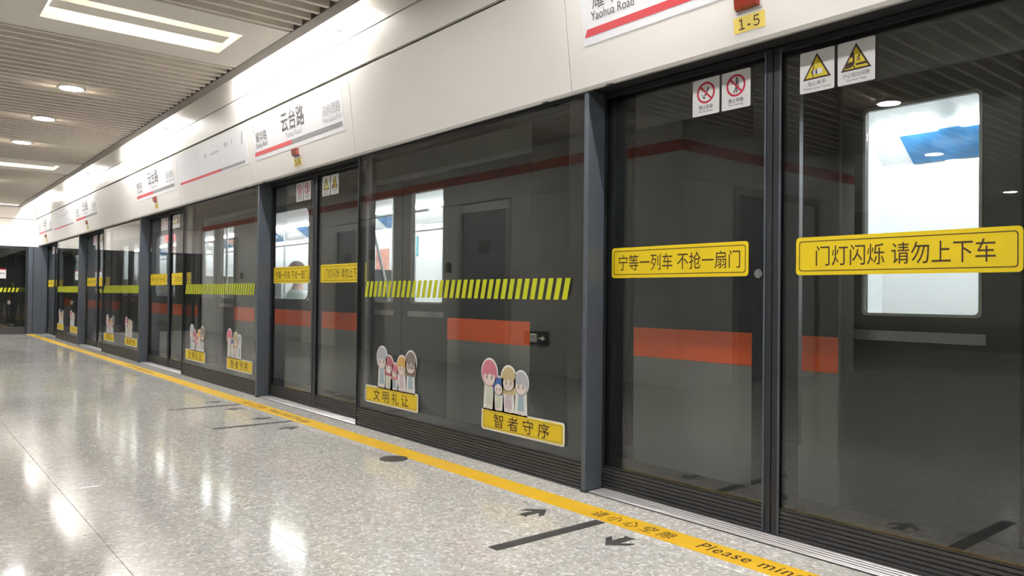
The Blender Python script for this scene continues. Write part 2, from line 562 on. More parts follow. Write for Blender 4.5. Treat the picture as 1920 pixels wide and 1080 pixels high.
def leaf_meshes(mirror):
    # drawn for the left leaf, x from 0 (hidden side) to LW (meeting edge)
    def X(b):
        if mirror:
            b.v = [(LW - x, y, z) for x, y, z in b.v]
        return b
    fr = MB()
    fr.box(0.0, 0.028, 0.0, 0.036, 0.010, 2.10)
    fr.box(LW - 0.030, LW - 0.003, 0.0, 0.036, 0.010, 2.10)
    fr.box(0.028, LW - 0.030, 0.0, 0.036, 2.075, 2.10)
    gl = MB().box(0.028, LW - 0.030, 0.010, 0.020, 0.122, 2.075)
    bo = MB()
    o4 = [(0.028, 0.122), (LW - 0.030, 0.122), (LW - 0.030, 2.075), (0.028, 2.075)]
    i4 = [(0.084, 0.182), (LW - 0.111, 0.182), (LW - 0.111, 2.058), (0.084, 2.058)]
    bo.ring(o4, i4, 0.0215, 0.0235)
    kp = ribs(0.028, LW - 0.030, 0.012, 0.122, 6, 0.002)
    ed = MB().box(LW - 0.040, LW - 0.032, -0.004, 0.0, 0.012, 2.09)
    ru = MB().box(LW - 0.003, LW, 0.006, 0.030, 0.012, 2.09)
    return [('frame', X(fr).mesh('frame', 'leaf_frame')), ('glass_pane', X(gl).mesh('glass_pane', 'screen_glass')),
            ('glass_border', X(bo).mesh('glass_border', 'frit_black')), ('kick_plate', X(kp).mesh('kick_plate', 'kick_metal')),
            ('edge_trim', X(ed).mesh('edge_trim', 'post_metal')), ('edge_seal', X(ru).mesh('edge_seal', 'rubber'))]
LL, LR = leaf_meshes(False), leaf_meshes(True)
knob = MB()
knob.prism(ell(0, 0, 0.0195, 0.0195, 20), -0.010, 0.002)
knob.prism(ell(0, 0, 0.013, 0.013, 20), -0.013, -0.010)
knob_m = knob.mesh('lock', 'steel')
bar_m = MB().box(0.105, 0.137, 0.045, 0.075, 0.40, 2.06).mesh('grab_bar', 'bar_metal')

FW = 2.516
fr = MB()
fr.box(0.0, 0.010, -0.004, 0.045, 0.0, 2.10)
fr.box(FW - 0.006, FW, -0.004, 0.045, 0.0, 2.10)
fr.box(0.010, FW - 0.006, 0.0, 0.045, 2.08, 2.10)
fx = [('frame', fr.mesh('frame', 'leaf_frame')),
      ('glass_pane', MB().box(0.010, FW - 0.006, 0.002, 0.014, 0.146, 2.08).mesh('glass_pane', 'screen_glass')),
      ('glass_border', MB().ring([(0.010, 0.146), (FW - 0.006, 0.146), (FW - 0.006, 2.08), (0.010, 2.08)],
                                 [(0.085, 0.204), (FW - 0.150, 0.204), (FW - 0.150, 2.064), (0.085, 2.064)], 0.0155, 0.0175).mesh('glass_border', 'frit_black')),
      ('kick_plate', ribs(0.010, FW - 0.006, 0.0, 0.146, 8, 0.0).mesh('kick_plate', 'kick_metal')),
      ('back_rail', MB().box(0.010, FW - 0.006, 0.05, 0.08, 0.0, 0.20).mesh('back_rail', 'leaf_frame'))]

th = MB()
prof = [(0.155, 0.0), (0.0, 0.0), (0.0, 0.004), (0.004, 0.007)]
for i in range(5):
    a = 0.012 + i * 0.026
    prof += [(a, 0.007), (a + 0.003, 0.0045), (a + 0.006, 0.0045), (a + 0.009, 0.007)]
prof += [(0.155, 0.007)]
th.extrude_x(prof, 0.034, 2.052)
thm = th.mesh('ridged_plate', 'threshold_aluminium')
thl = MB().box(0.034, 2.052, -0.010, 0.0, 0.0, 0.002).mesh('joint_strip', 'mark_grey')

PANELLAB = {0: 'fixed glass panel outside the frame beyond door 1-5', 1: 'fixed glass panel right of door 1-5 at the picture edge',
            2: 'large fixed glass panel between doors 1-4 and 1-5', 3: 'fixed glass panel between doors 1-3 and 1-4',
            4: 'fixed glass panel between doors 1-2 and 1-3', 5: 'farthest fixed glass panel between doors 1-1 and 1-2'}
for k, px in enumerate(PX):
    if k == 0:
        continue
    nm = NUM[k]
    t = thing('sliding_door_leaf', f'left sliding glass leaf of platform door {nm}', 'door', (px - 0.004, 0.11, 0.0), 'sliding glass leaves of the platform screen')
    for n_, me in LL:
        link(n_, me, t)
    link('lock', knob_m, t, (LW - 0.062, 0.0, 1.127))['label'] = 'round steel lock'
    t = thing('sliding_door_leaf', f'right sliding glass leaf of platform door {nm}', 'door', (px - 0.004 + LW, 0.11, 0.0), 'sliding glass leaves of the platform screen')
    for n_, me in LR:
        link(n_, me, t)
    if k == 1:
        link('grab_bar', bar_m, t, (-0.04, 0.0, 0.0))['label'] = 'grey upright bar behind the glass'
    t = thing('fixed_glass_panel', PANELLAB[k], 'glass panel', (px + 2.044, 0, 0), 'fixed glass panels of the platform screen')
    for n_, me in fx:
        link(n_, me, t)
    t = thing('door_threshold', f'ridged aluminium threshold in the floor under platform door {nm}', 'threshold', (px, 0, 0), 'door thresholds')
    link('ridged_plate', thm, t)
    link('joint_strip', thl, t)

# hazard stripes on the fixed panels
sm = MB().prism([(0.0, 0.0), (0.040, 0.0), (0.068, 0.118), (0.028, 0.118)], -0.0008, 0.0).mesh('stripe', 'hazard_yellow')
HAZ = {2: 'between doors 1-4 and 1-5', 3: 'between doors 1-3 and 1-4', 4: 'between doors 1-2 and 1-3', 5: 'between doors 1-1 and 1-2', 1: 'right of door 1-5'}
STK = {2: '1-4 and 1-5', 3: '1-3 and 1-4', 4: '1-2 and 1-3', 5: '1-1 and 1-2'}
for k in range(1, 6):
    t = thing('hazard_stripes', f'slanted yellow hazard stripes across the glass panel {HAZ[k]}', 'hazard tape', (PX[k] + 2.044 + 0.116, 0.0016, 1.0), 'hazard stripes on the glass')
    for i in range(34):
        link('stripe', sm, t, (i * 0.0672, 0, 0))

# yellow notices on the leaves
def notice(k, side):
    if side == 'left':
        x0, x1, body, wd = PX[k] + 0.076, PX[k] + 0.902, '宁等一列车 不抢一扇门', 0.735
    else:
        x0, x1, body, wd = PX[k] + 1.132, PX[k] + 1.963, '门灯闪烁 请勿上下车', 0.66
    t = thing('yellow_notice', f'long yellow notice with brown lettering on the {side} leaf of door {NUM[k]}', 'sign', (x0, 0.1195, 1.117), 'yellow notices on the door leaves')
    W, H = x1 - x0, 0.157
    MB().prism(rr(0, W, 0, H, 0.016), -0.001, 0.0).build('plate', 'sign_yellow', t)
    MB().ring(rr(0.014, W - 0.014, 0.016, H - 0.016, 0.012), rr(0.0175, W - 0.0175, 0.0195, H - 0.0195, 0.010), -0.0014, -0.001).build('border_line', 'ink_brown', t)
    lettering(t, body, 'ink_brown', W / 2 + 0.003, H / 2, wd, 0.082)
for k in range(1, 6):
    notice(k, 'left')
    notice(k, 'right')

# pictogram signs at the top of the leaves
def sign_base(name, label, x, k):
    t = thing(name, label, 'sign', (x, 0.1195, 1.876), 'pictogram signs at the top of the doors')
    MB().prism(rr(0, 0.151, 0, 0.171, 0.007), -0.001, 0.0).build('plate', 'sign_white', t)
    return t
def thick_line(b, pts, wd, y0, y1, mi=0):
    for (ax, az), (bx, bz) in zip(pts[:-1], pts[1:]):
        d = Vector((bx - ax, bz - az)).normalized()
        n = Vector((-d.y, d.x)) * wd / 2
        b.prism([(ax + n.x, az + n.y), (ax - n.x, az - n.y), (bx - n.x, bz - n.y), (bx + n.x, bz + n.y)], y0, y1, mi)
    return b
def prohibition(t):
    cx, cz, R = 0.0755, 0.105, 0.050
    b = MB().ring(ell(cx, cz, R, R, 36), ell(cx, cz, R - 0.009, R - 0.009, 36), -0.0022, -0.001)
    b.build('red_ring', 'sign_red', t)
    c = MB()
    thick_line(c, [(cx - 0.032, cz + 0.032), (cx + 0.032, cz - 0.032)], 0.0085, -0.0023, -0.001)
    c.build('red_slash', 'sign_red', t)
def triangle(t):
    A, B, C = (0.0755, 0.160), (0.014, 0.053), (0.137, 0.053)
    MB().prism([B, C, A], -0.0014, -0.001).build('black_triangle', 'ink_brown', t)
    cx, cz = (A[0] + B[0] + C[0]) / 3, (A[1] + B[1] + C[1]) / 3
    q = [(cx + (p[0] - cx) * 0.80, cz + (p[1] - cz) * 0.80) for p in (B, C, A)]
    MB().prism(q, -0.0017, -0.0014).build('yellow_triangle', 'warn_yellow', t)
DETAIL = {1: True, 2: True, 3: True, 4: False, 5: False}
for k in range(1, 6):
    nm = NUM[k]
    t = sign_base('no_smoking_sign', f'white no smoking sign at the top of the left leaf of door {nm}', PX[k] + 0.591, k)
    prohibition(t)
    b = MB()
    thick_line(b, [(0.092, 0.128), (0.070, 0.090)], 0.009, -0.0016, -0.001)
    thick_line(b, [(0.068, 0.087), (0.063, 0.078)], 0.013, -0.0016, -0.001)
    thick_line(b, [(0.050, 0.108), (0.056, 0.116), (0.066, 0.118)], 0.002, -0.0016, -0.001)
    thick_line(b, [(0.052, 0.094), (0.058, 0.098), (0.056, 0.088)], 0.002, -0.0016, -0.001)
    b.build('cigarette', 'ink_grey', t)
    lettering(t, '禁止吸烟', 'ink_grey', 0.0755, 0.038, 0.076, 0.019, bold=0.008)
    lettering(t, 'No Smoking', 'ink_grey', 0.0755, 0.018, 0.076, 0.013)
    t = sign_base('no_leaning_sign', f'white no leaning sign at the top of the left leaf of door {nm}', PX[k] + 0.755, k)
    prohibition(t)
    b = MB()
    b.prism(ell(0.080, 0.135, 0.006, 0.006, 12), -0.0016, -0.001)
    b.prism([(0.074, 0.128), (0.085, 0.127), (0.086, 0.100), (0.076, 0.096)], -0.0016, -0.001)
    thick_line(b, [(0.077, 0.100), (0.072, 0.086), (0.064, 0.072)], 0.007, -0.0016, -0.001)
    thick_line(b, [(0.081, 0.100), (0.080, 0.072)], 0.007, -0.0016, -0.001)
    thick_line(b, [(0.090, 0.128), (0.090, 0.074)], 0.0025, -0.0016, -0.001)
    b.build('leaning_figure', 'ink_grey', t)
    lettering(t, '禁止倚靠', 'ink_grey', 0.0755, 0.038, 0.078, 0.019, bold=0.008)
    lettering(t, 'No Leaning', 'ink_grey', 0.0755, 0.018, 0.074, 0.013)
    t = sign_base('pinch_warning_sign', f'white sign with yellow hand pinch triangle on right leaf of door {nm}', PX[k] + 1.144, k)
    triangle(t)
    b = MB()
    thick_line(b, [(0.060, 0.120), (0.060, 0.062)], 0.004, -0.0020, -0.0017)
    b.prism(ell(0.060, 0.082, 0.008, 0.012, 14), -0.0020, -0.0017)
    b.build('door_edge', 'ink_brown', t)
    b = MB()
    for i in range(4):
        z = 0.0745 + i * 0.0048
        b.prism(rr(0.059, 0.078, z - 0.0021, z + 0.0021, 0.002, 2), -0.0024, -0.0020)
    b.prism(rr(0.070, 0.100, 0.071, 0.094, 0.006), -0.0024, -0.0020)
    b.build('hand', 'sign_white', t)
    lettering(t, '当心夹手', 'ink_grey', 0.0755, 0.036, 0.080, 0.019, bold=0.004)
    lettering(t, 'Watch your hands', 'ink_grey', 0.0755, 0.015, 0.118, 0.012)
    t = sign_base('gap_warning_sign', f'white sign with yellow platform gap triangle on right leaf of door {nm}', PX[k] + 1.309, k)
    triangle(t)
    b = MB()
    b.prism([(0.030, 0.062), (0.040, 0.086), (0.062, 0.088), (0.062, 0.104), (0.050, 0.104), (0.060, 0.122), (0.069, 0.122), (0.070, 0.080), (0.062, 0.070), (0.058, 0.066)], -0.0020, -0.0017)
    b.prism([(0.075, 0.070), (0.122, 0.070), (0.116, 0.080), (0.074, 0.078)], -0.0020, -0.0017)
    thick_line(b, [(0.064, 0.074), (0.072, 0.058)], 0.004, -0.0020, -0.0017)
    b.prism(ell(0.088, 0.113, 0.0035, 0.004, 10), -0.0020, -0.0017)
    thick_line(b, [(0.087, 0.109), (0.085, 0.097), (0.079, 0.087)], 0.004, -0.0020, -0.0017)
    thick_line(b, [(0.085, 0.097), (0.091, 0.092), (0.090, 0.084)], 0.0035, -0.0020, -0.0017)
    thick_line(b, [(0.080, 0.100), (0.086, 0.107), (0.095, 0.103)], 0.003, -0.0020, -0.0017)
    b.build('train_and_runner', 'ink_brown', t)
    lettering(t, '小心站台间隙', 'ink_grey', 0.0755, 0.036, 0.110, 0.019, bold=0.004)
    lettering(t, 'Caution Gap', 'ink_grey', 0.0755, 0.015, 0.082, 0.012)

# courtesy stickers low on the fixed panels
def child(t, cx, zb, h, hair, cloth, hat=False, glasses=False, long=False):
    """one small drawn child, feet on zb, height h"""
    mats = [hair, 'stk_skin', cloth, 'ink_grey']
    b = MB()
    hr = h * 0.27
    hz = zb + h - hr
    b.prism([(cx - 0.12 * h, zb + 0.10 * h), (cx + 0.12 * h, zb + 0.10 * h), (cx + 0.08 * h, hz - hr * 0.7), (cx - 0.08 * h, hz - hr * 0.7)], -0.0016, -0.001, 2)
    for s in (-1, 1):
        b.prism([(cx + s * 0.055 * h - 0.025 * h, zb), (cx + s * 0.055 * h + 0.025 * h, zb), (cx + s * 0.055 * h + 0.025 * h, zb + 0.12 * h), (cx + s * 0.055 * h - 0.025 * h, zb + 0.12 * h)], -0.0015, -0.001, 1)
    b.prism(ell(cx, hz, hr * 0.92, hr, 20), -0.0018, -0.001, 0)
    if long:
        b.prism([(cx - hr * 0.9, hz), (cx - hr * 0.88, hz - hr * 1.2), (cx + hr * 0.88, hz - hr * 1.2), (cx + hr * 0.9, hz)], -0.0018, -0.001, 0)
    b.prism(ell(cx, hz - hr * 0.34, hr * 0.70, hr * 0.60, 18), -0.0022, -0.0018, 1)
    if not hat:
        b.prism([(cx - hr * 0.72, hz + hr * 0.05), (cx - hr * 0.25, hz - hr * 0.18), (cx + hr * 0.1, hz + hr * 0.02), (cx + hr * 0.4, hz - hr * 0.2), (cx + hr * 0.72, hz + hr * 0.08), (cx, hz + hr * 0.5)], -0.0025, -0.0022, 0)
    for s in (-1, 1):
        b.prism(ell(cx + s * hr * 0.30, hz - hr * 0.32, hr * 0.06, hr * 0.15, 8), -0.0027, -0.0022, 3)
    if glasses:
        for s in (-1, 1):
            b.ring(ell(cx + s * hr * 0.30, hz - hr * 0.32, hr * 0.26, hr * 0.22, 12), ell(cx + s * hr * 0.30, hz - hr * 0.32, hr * 0.20, hr * 0.16, 12), -0.0027, -0.0022, 3)
    b.build('child_figure', mats, t)

def sticker(k, which):
    x0 = PX[k] + 2.044 + (0.150 if which == 'left' else 1.622)
    W, H = 0.745, 0.130
    if which == 'left':
        lab = f'yellow banner sticker with four drawn children near the left edge of the panel {HAZ[k]}'
    else:
        lab = f'yellow banner sticker with drawn children near the right edge of the panel {HAZ[k]}'
    t = thing('courtesy_sticker', lab, 'sticker', (x0, 0.0016, 0.203), 'banner stickers low on the glass')
    bk = MB()
    bk.prism(rr(0, W, 0, H, 0.018), -0.0006, 0.0)
    kids = ([(0.245, 0.30, 'stk_grey', 'stk_cloth_blue', {}), (0.345, 0.24, 'stk_rose', 'stk_cloth_green', {'long': True}), (0.425, 0.19, 'stk_pink', 'stk_cloth_blue', {'long': True}),
             (0.525, 0.25, 'stk_orange', 'stk_cloth_lilac', {}), (0.645, 0.29, 'stk_brown', 'stk_cloth_blue', {'glasses': True, 'long': True})] if which == 'left' else
            [(0.075, 0.30, 'stk_pink', 'stk_cloth_green', {}), (0.165, 0.20, 'stk_blue', 'stk_cloth_green', {'hat': True}), (0.26, 0.27, 'stk_blond', 'stk_cloth_lilac', {'long': True}),
             (0.375, 0.25, 'stk_grey', 'stk_cloth_blue', {})])
    for cx, h, hair, cloth, kw in kids:
        hr = h * 0.27
        bk.prism(ell(cx, H + h - hr, hr * 0.92 + 0.008, hr + 0.008, 20), -0.0006, 0.0)
        bk.prism([(cx - 0.058, H - 0.01), (cx + 0.058, H - 0.01), (cx + 0.048, H + h * 0.55), (cx - 0.048, H + h * 0.55)], -0.0006, 0.0)
    bk.build('backing', 'sign_white', t)
    MB().prism(rr(0.012, W - 0.012, 0.010, H - 0.010, 0.012), -0.0012, -0.0006).build('banner', 'sign_yellow', t)
    MB().ring(rr(0.022, W - 0.022, 0.018, H - 0.018, 0.009), rr(0.0245, W - 0.0245, 0.0205, H - 0.0205, 0.008), -0.0015, -0.0012).build('border_line', 'stk_brown', t)
    lettering(t, '文 明 礼 让' if which == 'left' else '智 者 守 序', 'ink_brown', W / 2, H / 2, 0.50, 0.083, off=-0.0018, bold=0.004)
    for cx, h, hair, cloth, kw in kids:
        child(t, cx, H - 0.004, h, hair, cloth, **kw)
    if which == 'left':
        t['label'] = f'left banner sticker with five drawn children on the panel between {STK[k]}'
    else:
        t['label'] = f'right banner sticker with four drawn children on the panel between {STK[k]}'
for k in range(2, 6):
    sticker(k, 'left')
    sticker(k, 'right')

# ------------------------------------------------------------------ header above the screen
HB, HT = Vector((0, -0.045, 2.105)), Vector((0, -0.120, 2.715))
HV = (HT - HB).normalized()
HLEN = (HT - HB).length
TILT = math.atan2(HV.z, HV.y)          # rotation about x that takes local y up the panel
def header_panel(w_):
    b = MB()
    # local: x along, y up the panel, z outwards
    b.v, b.f, b.m = [], [], []
    g = 0.003
    prof = [(0.0, 0.0), (HLEN - 0.004, 0.0), (HLEN, -0.004), (HLEN, -0.03), (0.0, -0.03)]
    n = len(prof)
    vs = [(g, y, z) for y, z in prof] + [(w_ - g, y, z) for y, z in prof]
    fs = [tuple(range(n)), tuple(range(2 * n - 1, n - 1, -1))] + [(i, n + i, n + (i + 1) % n, (i + 1) % n) for i in range(n)]
    b.add(vs, fs)
    return b.mesh('panel_face', 'white_panel')
def header_lip(w_):
    b = MB()
    prof = [(-0.016, -0.004), (0.0, 0.002), (0.0, -0.03), (-0.016, -0.03)]
    n = len(prof)
    vs = [(0.001, y, z) for y, z in prof] + [(w_ - 0.001, y, z) for y, z in prof]
    fs = [tuple(range(n)), tuple(range(2 * n - 1, n - 1, -1))] + [(i, n + i, n + (i + 1) % n, (i + 1) % n) for i in range(n)]
    b.add(vs, fs)
    return b.mesh('bottom_lip', 'panel_lip')
DW = 2.144
hp_d, hl_d = header_panel(DW), header_lip(DW)
hp_f, hl_f = header_panel(PER - DW), header_lip(PER - DW)
HROT = (TILT, 0, 0)
FIXLAB = {1: 'plain white header panel right of the 1-5 sign panel', 2: 'large plain white header panel between plates 1-4 and 1-5', 3: 'white header panel carrying the line map between plates 1-3 and 1-4',
          4: 'plain white header panel between plates 1-2 and 1-3', 5: 'farthest white header panel with a line map next to plate 1-1'}
notch = MB().box(-0.02, 0.02, -0.022, -0.014, -0.012, 0.001).mesh('latch', 'leaf_frame')
for k in range(1, 6):
    hx = PX[k] - 0.073
    t = thing('header_panel', f'white header panel above door {NUM[k]} carrying its station sign', 'panel', (hx, HB.y, HB.z), 'white header panels', HROT)
    link('panel_face', hp_d, t)
    link('bottom_lip', hl_d, t)
    link('latch', notch, t, (0.27, 0, 0))
    t = thing('header_panel', FIXLAB[k], 'panel', (hx + DW, HB.y, HB.z), 'white header panels', HROT)
    link('panel_face', hp_f, t)
    link('bottom_lip', hl_f, t)
    link('latch', notch, t, (2.2, 0, 0))

def onheader(t, b, name, mats):
    # b drawn in x (along), z (up the panel), front at negative y; turn into local x, y, z(out)
    b.v = [(x, z, -y) for x, y, z in b.v]
    return b.build(name, mats, t)
def hletter(t, body, matname, cx, cv, width, height=None, off=0.004, bold=0.0, space=1.0):
    return link('lettering', text_mesh(body, matname, width, height, bold, space), t, (cx, cv, off))

def station_sign(k):
    t = thing('station_sign', f'white station name sign on the header above door {NUM[k]}', 'sign', tuple(HB + HV * 0.205 + Vector((PX[k] + 0.045, 0, 0))), 'station name signs', HROT)
    W, H = 1.895, 0.36
    onheader(t, MB().prism(rr(0, W, 0, H, 0.008), -0.002, 0.0), 'plate', 'sign_white_cool')
    onheader(t, MB().prism([(0.012, 0.040), (0.895, 0.040), (0.895, 0.078), (0.032, 0.078)], -0.003, -0.002), 'red_bar', 'bar_red')
    onheader(t, MB().prism([(0.895, 0.040), (W - 0.03, 0.040), (W - 0.03, 0.078), (0.895, 0.078)], -0.003, -0.002), 'grey_bar', 'bar_grey')
    hletter(t, '耀华路', 'ink_grey', 0.215, 0.213, 0.27, 0.095)
    hletter(t, 'Yaohua Road', 'ink_grey', 0.210, 0.135, 0.29, 0.045)
    hletter(t, '云台路', 'ink_grey', 0.945, 0.255, 0.49, 0.175, bold=0.006)
    hletter(t, 'Yuntai Road', 'ink_light_grey', 0.94, 0.130, 0.33, 0.045)
    hletter(t, '高科西路', 'ink_light_grey', 1.70, 0.205, 0.32, 0.090)
    hletter(t, 'West Gaoke Road', 'ink_light_grey', 1.70, 0.130, 0.34, 0.040)
    b = MB()
    b.ring(ell(0.038, 0.30, 0.028, 0.028, 20), ell(0.038, 0.30, 0.022, 0.022, 20), -0.003, -0.002)
    onheader(t, b, 'arrow_ring', 'ink_light_grey')
for k in range(1, 6):
    station_sign(k)
    # number plate and door lamp
    t = thing('number_plate', f'small yellow number plate reading {NUM[k]} on the header', 'sign', tuple(HB + HV * 0.040 + Vector((PX[k] + 0.937, 0, 0))), 'door number plates', HROT)
    onheader(t, MB().prism(rr(0, 0.150, 0, 0.066, 0.004), -0.0015, 0.0), 'plate', 'plate_yellow')
    hletter(t, NUM[k].translate({49: 0xFF11, 50: 0xFF12, 51: 0xFF13, 52: 0xFF14, 53: 0xFF15}).replace('-', '\u002d'), 'ink_brown', 0.075, 0.033, 0.100, 0.045, off=0.0025, bold=0.004)
    t = thing('door_lamp', f'small dark red door lamp above number plate {NUM[k]}', 'lamp', tuple(HB + HV * 0.125 + Vector((PX[k] + 0.957, 0, 0))), 'red door lamps', HROT)
    b = MB()
    b.add([(0, 0, 0), (0.114, 0, 0), (0.114, 0, 0.07), (0, 0, 0.07), (0.006, -0.030, 0.010), (0.108, -0.030, 0.010), (0.108, -0.030, 0.066), (0.006, -0.030, 0.066)],
          [(0, 3, 2, 1), (4, 5, 6, 7), (0, 1, 5, 4), (1, 2, 6, 5), (2, 3, 7, 6), (3, 0, 4, 7)])
    onheader(t, b, 'lens', 'lamp_red')
    onheader(t, MB().ring(rr(-0.006, 0.120, -0.005, 0.075, 0.004), rr(0.002, 0.112, 0.002, 0.068, 0.003), -0.006, 0.0), 'bezel', 'panel_lip')

def line_map(k, lab):
    x0 = PX[k] + 2.10
    W, H = 2.34, 0.37
    t = thing('line_map', lab, 'sign', tuple(HB + HV * 0.205 + Vector((x0, 0, 0))), 'line map signs', HROT)
    onheader(t, MB().prism(rr(0, W, 0, H, 0.008), -0.002, 0.0), 'plate', 'sign_white_cool')
    onheader(t, MB().prism([(0.06, 0.020), (W * 0.66, 0.020), (W * 0.66, 0.048), (0.06, 0.048)], -0.003, -0.002), 'red_bar', 'bar_red')
    b = MB()
    n = 13
    for i in range(n):
        a = W * 0.66 + i * (W * 0.30 / n)
        b.prism([(a + 0.004, 0.020), (a + W * 0.30 / n - 0.008, 0.020), (a + W * 0.30 / n - 0.008, 0.048), (a + 0.004, 0.048)], -0.003, -0.002)
    onheader(t, b, 'grey_dashes', 'bar_grey')
    # faint small print
    b = MB()
    random.seed(k)
    for (xa, za, w_, h_) in ((1.05, 0.215, 0.05, 0.05), (1.25, 0.225, 0.03, 0.022), (1.30, 0.227, 0.035, 0.022), (1.36, 0.229, 0.03, 0.022), (1.42, 0.23, 0.035, 0.022), (1.48, 0.232, 0.03, 0.022),
                             (1.70, 0.25, 0.05, 0.05), (1.78, 0.25, 0.03, 0.045), (1.92, 0.255, 0.018, 0.055)):
        for j in range(3):
            xo = xa + j * w_ / 3
            b.prism([(xo, za), (xo + w_ * 0.16, za), (xo + w_ * 0.20, za + h_ * (0.7 + 0.3 * random.random())), (xo + w_ * 0.05, za + h_)], -0.0028, -0.002)
    b.prism([(2.19, 0.21), (2.215, 0.21), (2.25, 0.335), (2.225, 0.335)], -0.0028, -0.002)
    onheader(t, b, 'small_print', 'ink_light_grey')['kind'] = 'stuff'
line_map(3, 'wide pale line map sign on the header between plates 1-3 and 1-4')
line_map(5, 'farthest pale line map sign on the header next to plate 1-1')

# beam behind the header panels, soffit and the tunnel side
hb = MB()
hb.box(XEND, XR, -0.012, 0.20, 2.106, 2.66)
struct(hb.build('trim_1', 'dark_void'))
# fascia boards above the header
fa = MB()
fa.extrude_x([(-0.124, 2.734), (-0.142, 2.962), (-0.110, 2.962), (-0.095, 2.734)], XEND, XR)
struct(fa.build('trim_2', 'fascia_white'))
fb = MB()
fb.extrude_x([(-0.144, 2.972), (-0.152, 3.48), (-0.11, 3.48), (-0.11, 2.972)], XEND, XR)
struct(fb.build('trim_3', 'fascia_white'))
fc = MB()
fc.box(XEND, XR, -0.07, 0.25, 2.67, 3.5)
struct(fc.build('trim_4', 'dark_void'))
for i, x in enumerate((-5.42, -10.16, -14.95, -19.7)):
    nth = ['nearest', 'second nearest', 'third nearest', 'farthest'][i]
    t = thing('cable_bracket', f'{nth} tiny grey bracket high on the white fascia', 'bracket', (x, -0.146, 3.08), 'tiny brackets on the fascia')
    MB().box(-0.012, 0.012, -0.006, 0.0, -0.02, 0.03).build('foot', 'steel', t)
    MB().prism([(-0.016, -0.030), (0.016, -0.030), (0.010, 0.012), (-0.010, 0.012)], -0.05, -0.006).build('hook', 'post_metal', t)

# ------------------------------------------------------------------ ceiling
CZ = 3.0
cl = MB()
cl.add([(XEND, YB, 3.5), (XR, YB, 3.5), (XR, 0.25, 3.5), (XEND, 0.25, 3.5)], [(3, 2, 1, 0)])
ceiling = struct(cl.build('ceiling', 'coffer_white', fix=False))
YC0, YC1 = YB, -0.50
bands = [(-6.75, -5.56), (-14.81, -13.62), (1.31, 2.50)]
MB().box(XEND, XR, -0.50, -0.405, CZ - 0.004, CZ + 0.13).build('edge_trim', 'ceiling_trim', ceiling)
# dark sheet above the slats, left open over the coffers
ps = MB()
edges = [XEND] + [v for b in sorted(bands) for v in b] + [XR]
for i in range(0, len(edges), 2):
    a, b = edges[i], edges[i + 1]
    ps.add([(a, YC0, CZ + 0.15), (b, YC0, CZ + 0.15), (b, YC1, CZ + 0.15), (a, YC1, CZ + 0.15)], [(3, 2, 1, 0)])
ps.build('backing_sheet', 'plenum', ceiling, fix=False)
PITCH = 0.15
def slat_mesh():
    b = MB()
    prof = [(-0.018, 0.0), (0.018, 0.0), (0.018, 0.105), (-0.018, 0.105)]
    vs = [(x, YC0, z) for x, z in prof] + [(x, YC1 - 0.004, z) for x, z in prof]
    fs = [(0, 1, 2, 3), (7, 6, 5, 4)] + [(i, (i + 1) % 4, 4 + (i + 1) % 4, 4 + i) for i in range(4)]
    b.add(vs, fs)
    return b.mesh('slat', 'slat_cream')
slm = slat_mesh()
LIGHTX = []
x = XEND + 0.08
for i in range(0, len(edges), 2):
    a, b = edges[i], edges[i + 1]
    n = int((b - a) / PITCH)
    off = ((b - a) - n * PITCH) / 2
    for j in range(n + 1):
        xx = a + off + j * PITCH
        if xx - 0.02 > a - 0.01 and xx + 0.02 < b + 0.01:
            link('slat', slm, ceiling, (xx, 0, CZ))
# coffer bands
def coffer(x0, x1, nw):
    y_r, y_l = -0.75, -2.02
    rx0, rx1 = x0 + 0.32, x1 - 0.30
    c = MB()
    # flat white board with a rectangular well, repeated along y
    wells = [(y_l - 3.4 * n, y_r - 3.4 * n) for n in range(nw)]
    ys = [YC0] + sorted([v for w_ in wells for v in w_]) + [YC1]
    def q(a, b, cc, d, z):
        c.add([(a, cc, z), (b, cc, z), (b, d, z), (a, d, z)], [(3, 2, 1, 0)])
    q(x0, rx0, YC0, YC1, CZ)
    q(rx1, x1, YC0, YC1, CZ)
    for i in range(0, len(ys), 2):
        q(rx0, rx1, ys[i], ys[i + 1], CZ)
    D = 0.20
    for (a, b) in wells:
        q(rx0, rx1, a, b, CZ + D)
        c.add([(rx0, a, CZ), (rx0, b, CZ), (rx0, b, CZ + D), (rx0, a, CZ + D)], [(0, 1, 2, 3)])
        c.add([(rx1, a, CZ), (rx1, b, CZ), (rx1, b, CZ + D), (rx1, a, CZ + D)], [(3, 2, 1, 0)])
        c.add([(rx0, a, CZ), (rx1, a, CZ), (rx1, a, CZ + D), (rx0, a, CZ + D)], [(3, 2, 1, 0)])
        c.add([(rx0, b, CZ), (rx1, b, CZ), (rx1, b, CZ + D), (rx0, b, CZ + D)], [(0, 1, 2, 3)])
    c.add([(x0, YC0, CZ), (x0, YC1, CZ), (x0, YC1, CZ + 0.15), (x0, YC0, CZ + 0.15)], [(0, 1, 2, 3)])
    c.add([(x1, YC0, CZ), (x1, YC1, CZ), (x1, YC1, CZ + 0.15), (x1, YC0, CZ + 0.15)], [(3, 2, 1, 0)])
    c.build('coffer_board', 'coffer_white', ceiling, fix=False)
    return wells, rx0, rx1
BANDLAB = ['nearer row', 'far row', 'row behind camera']
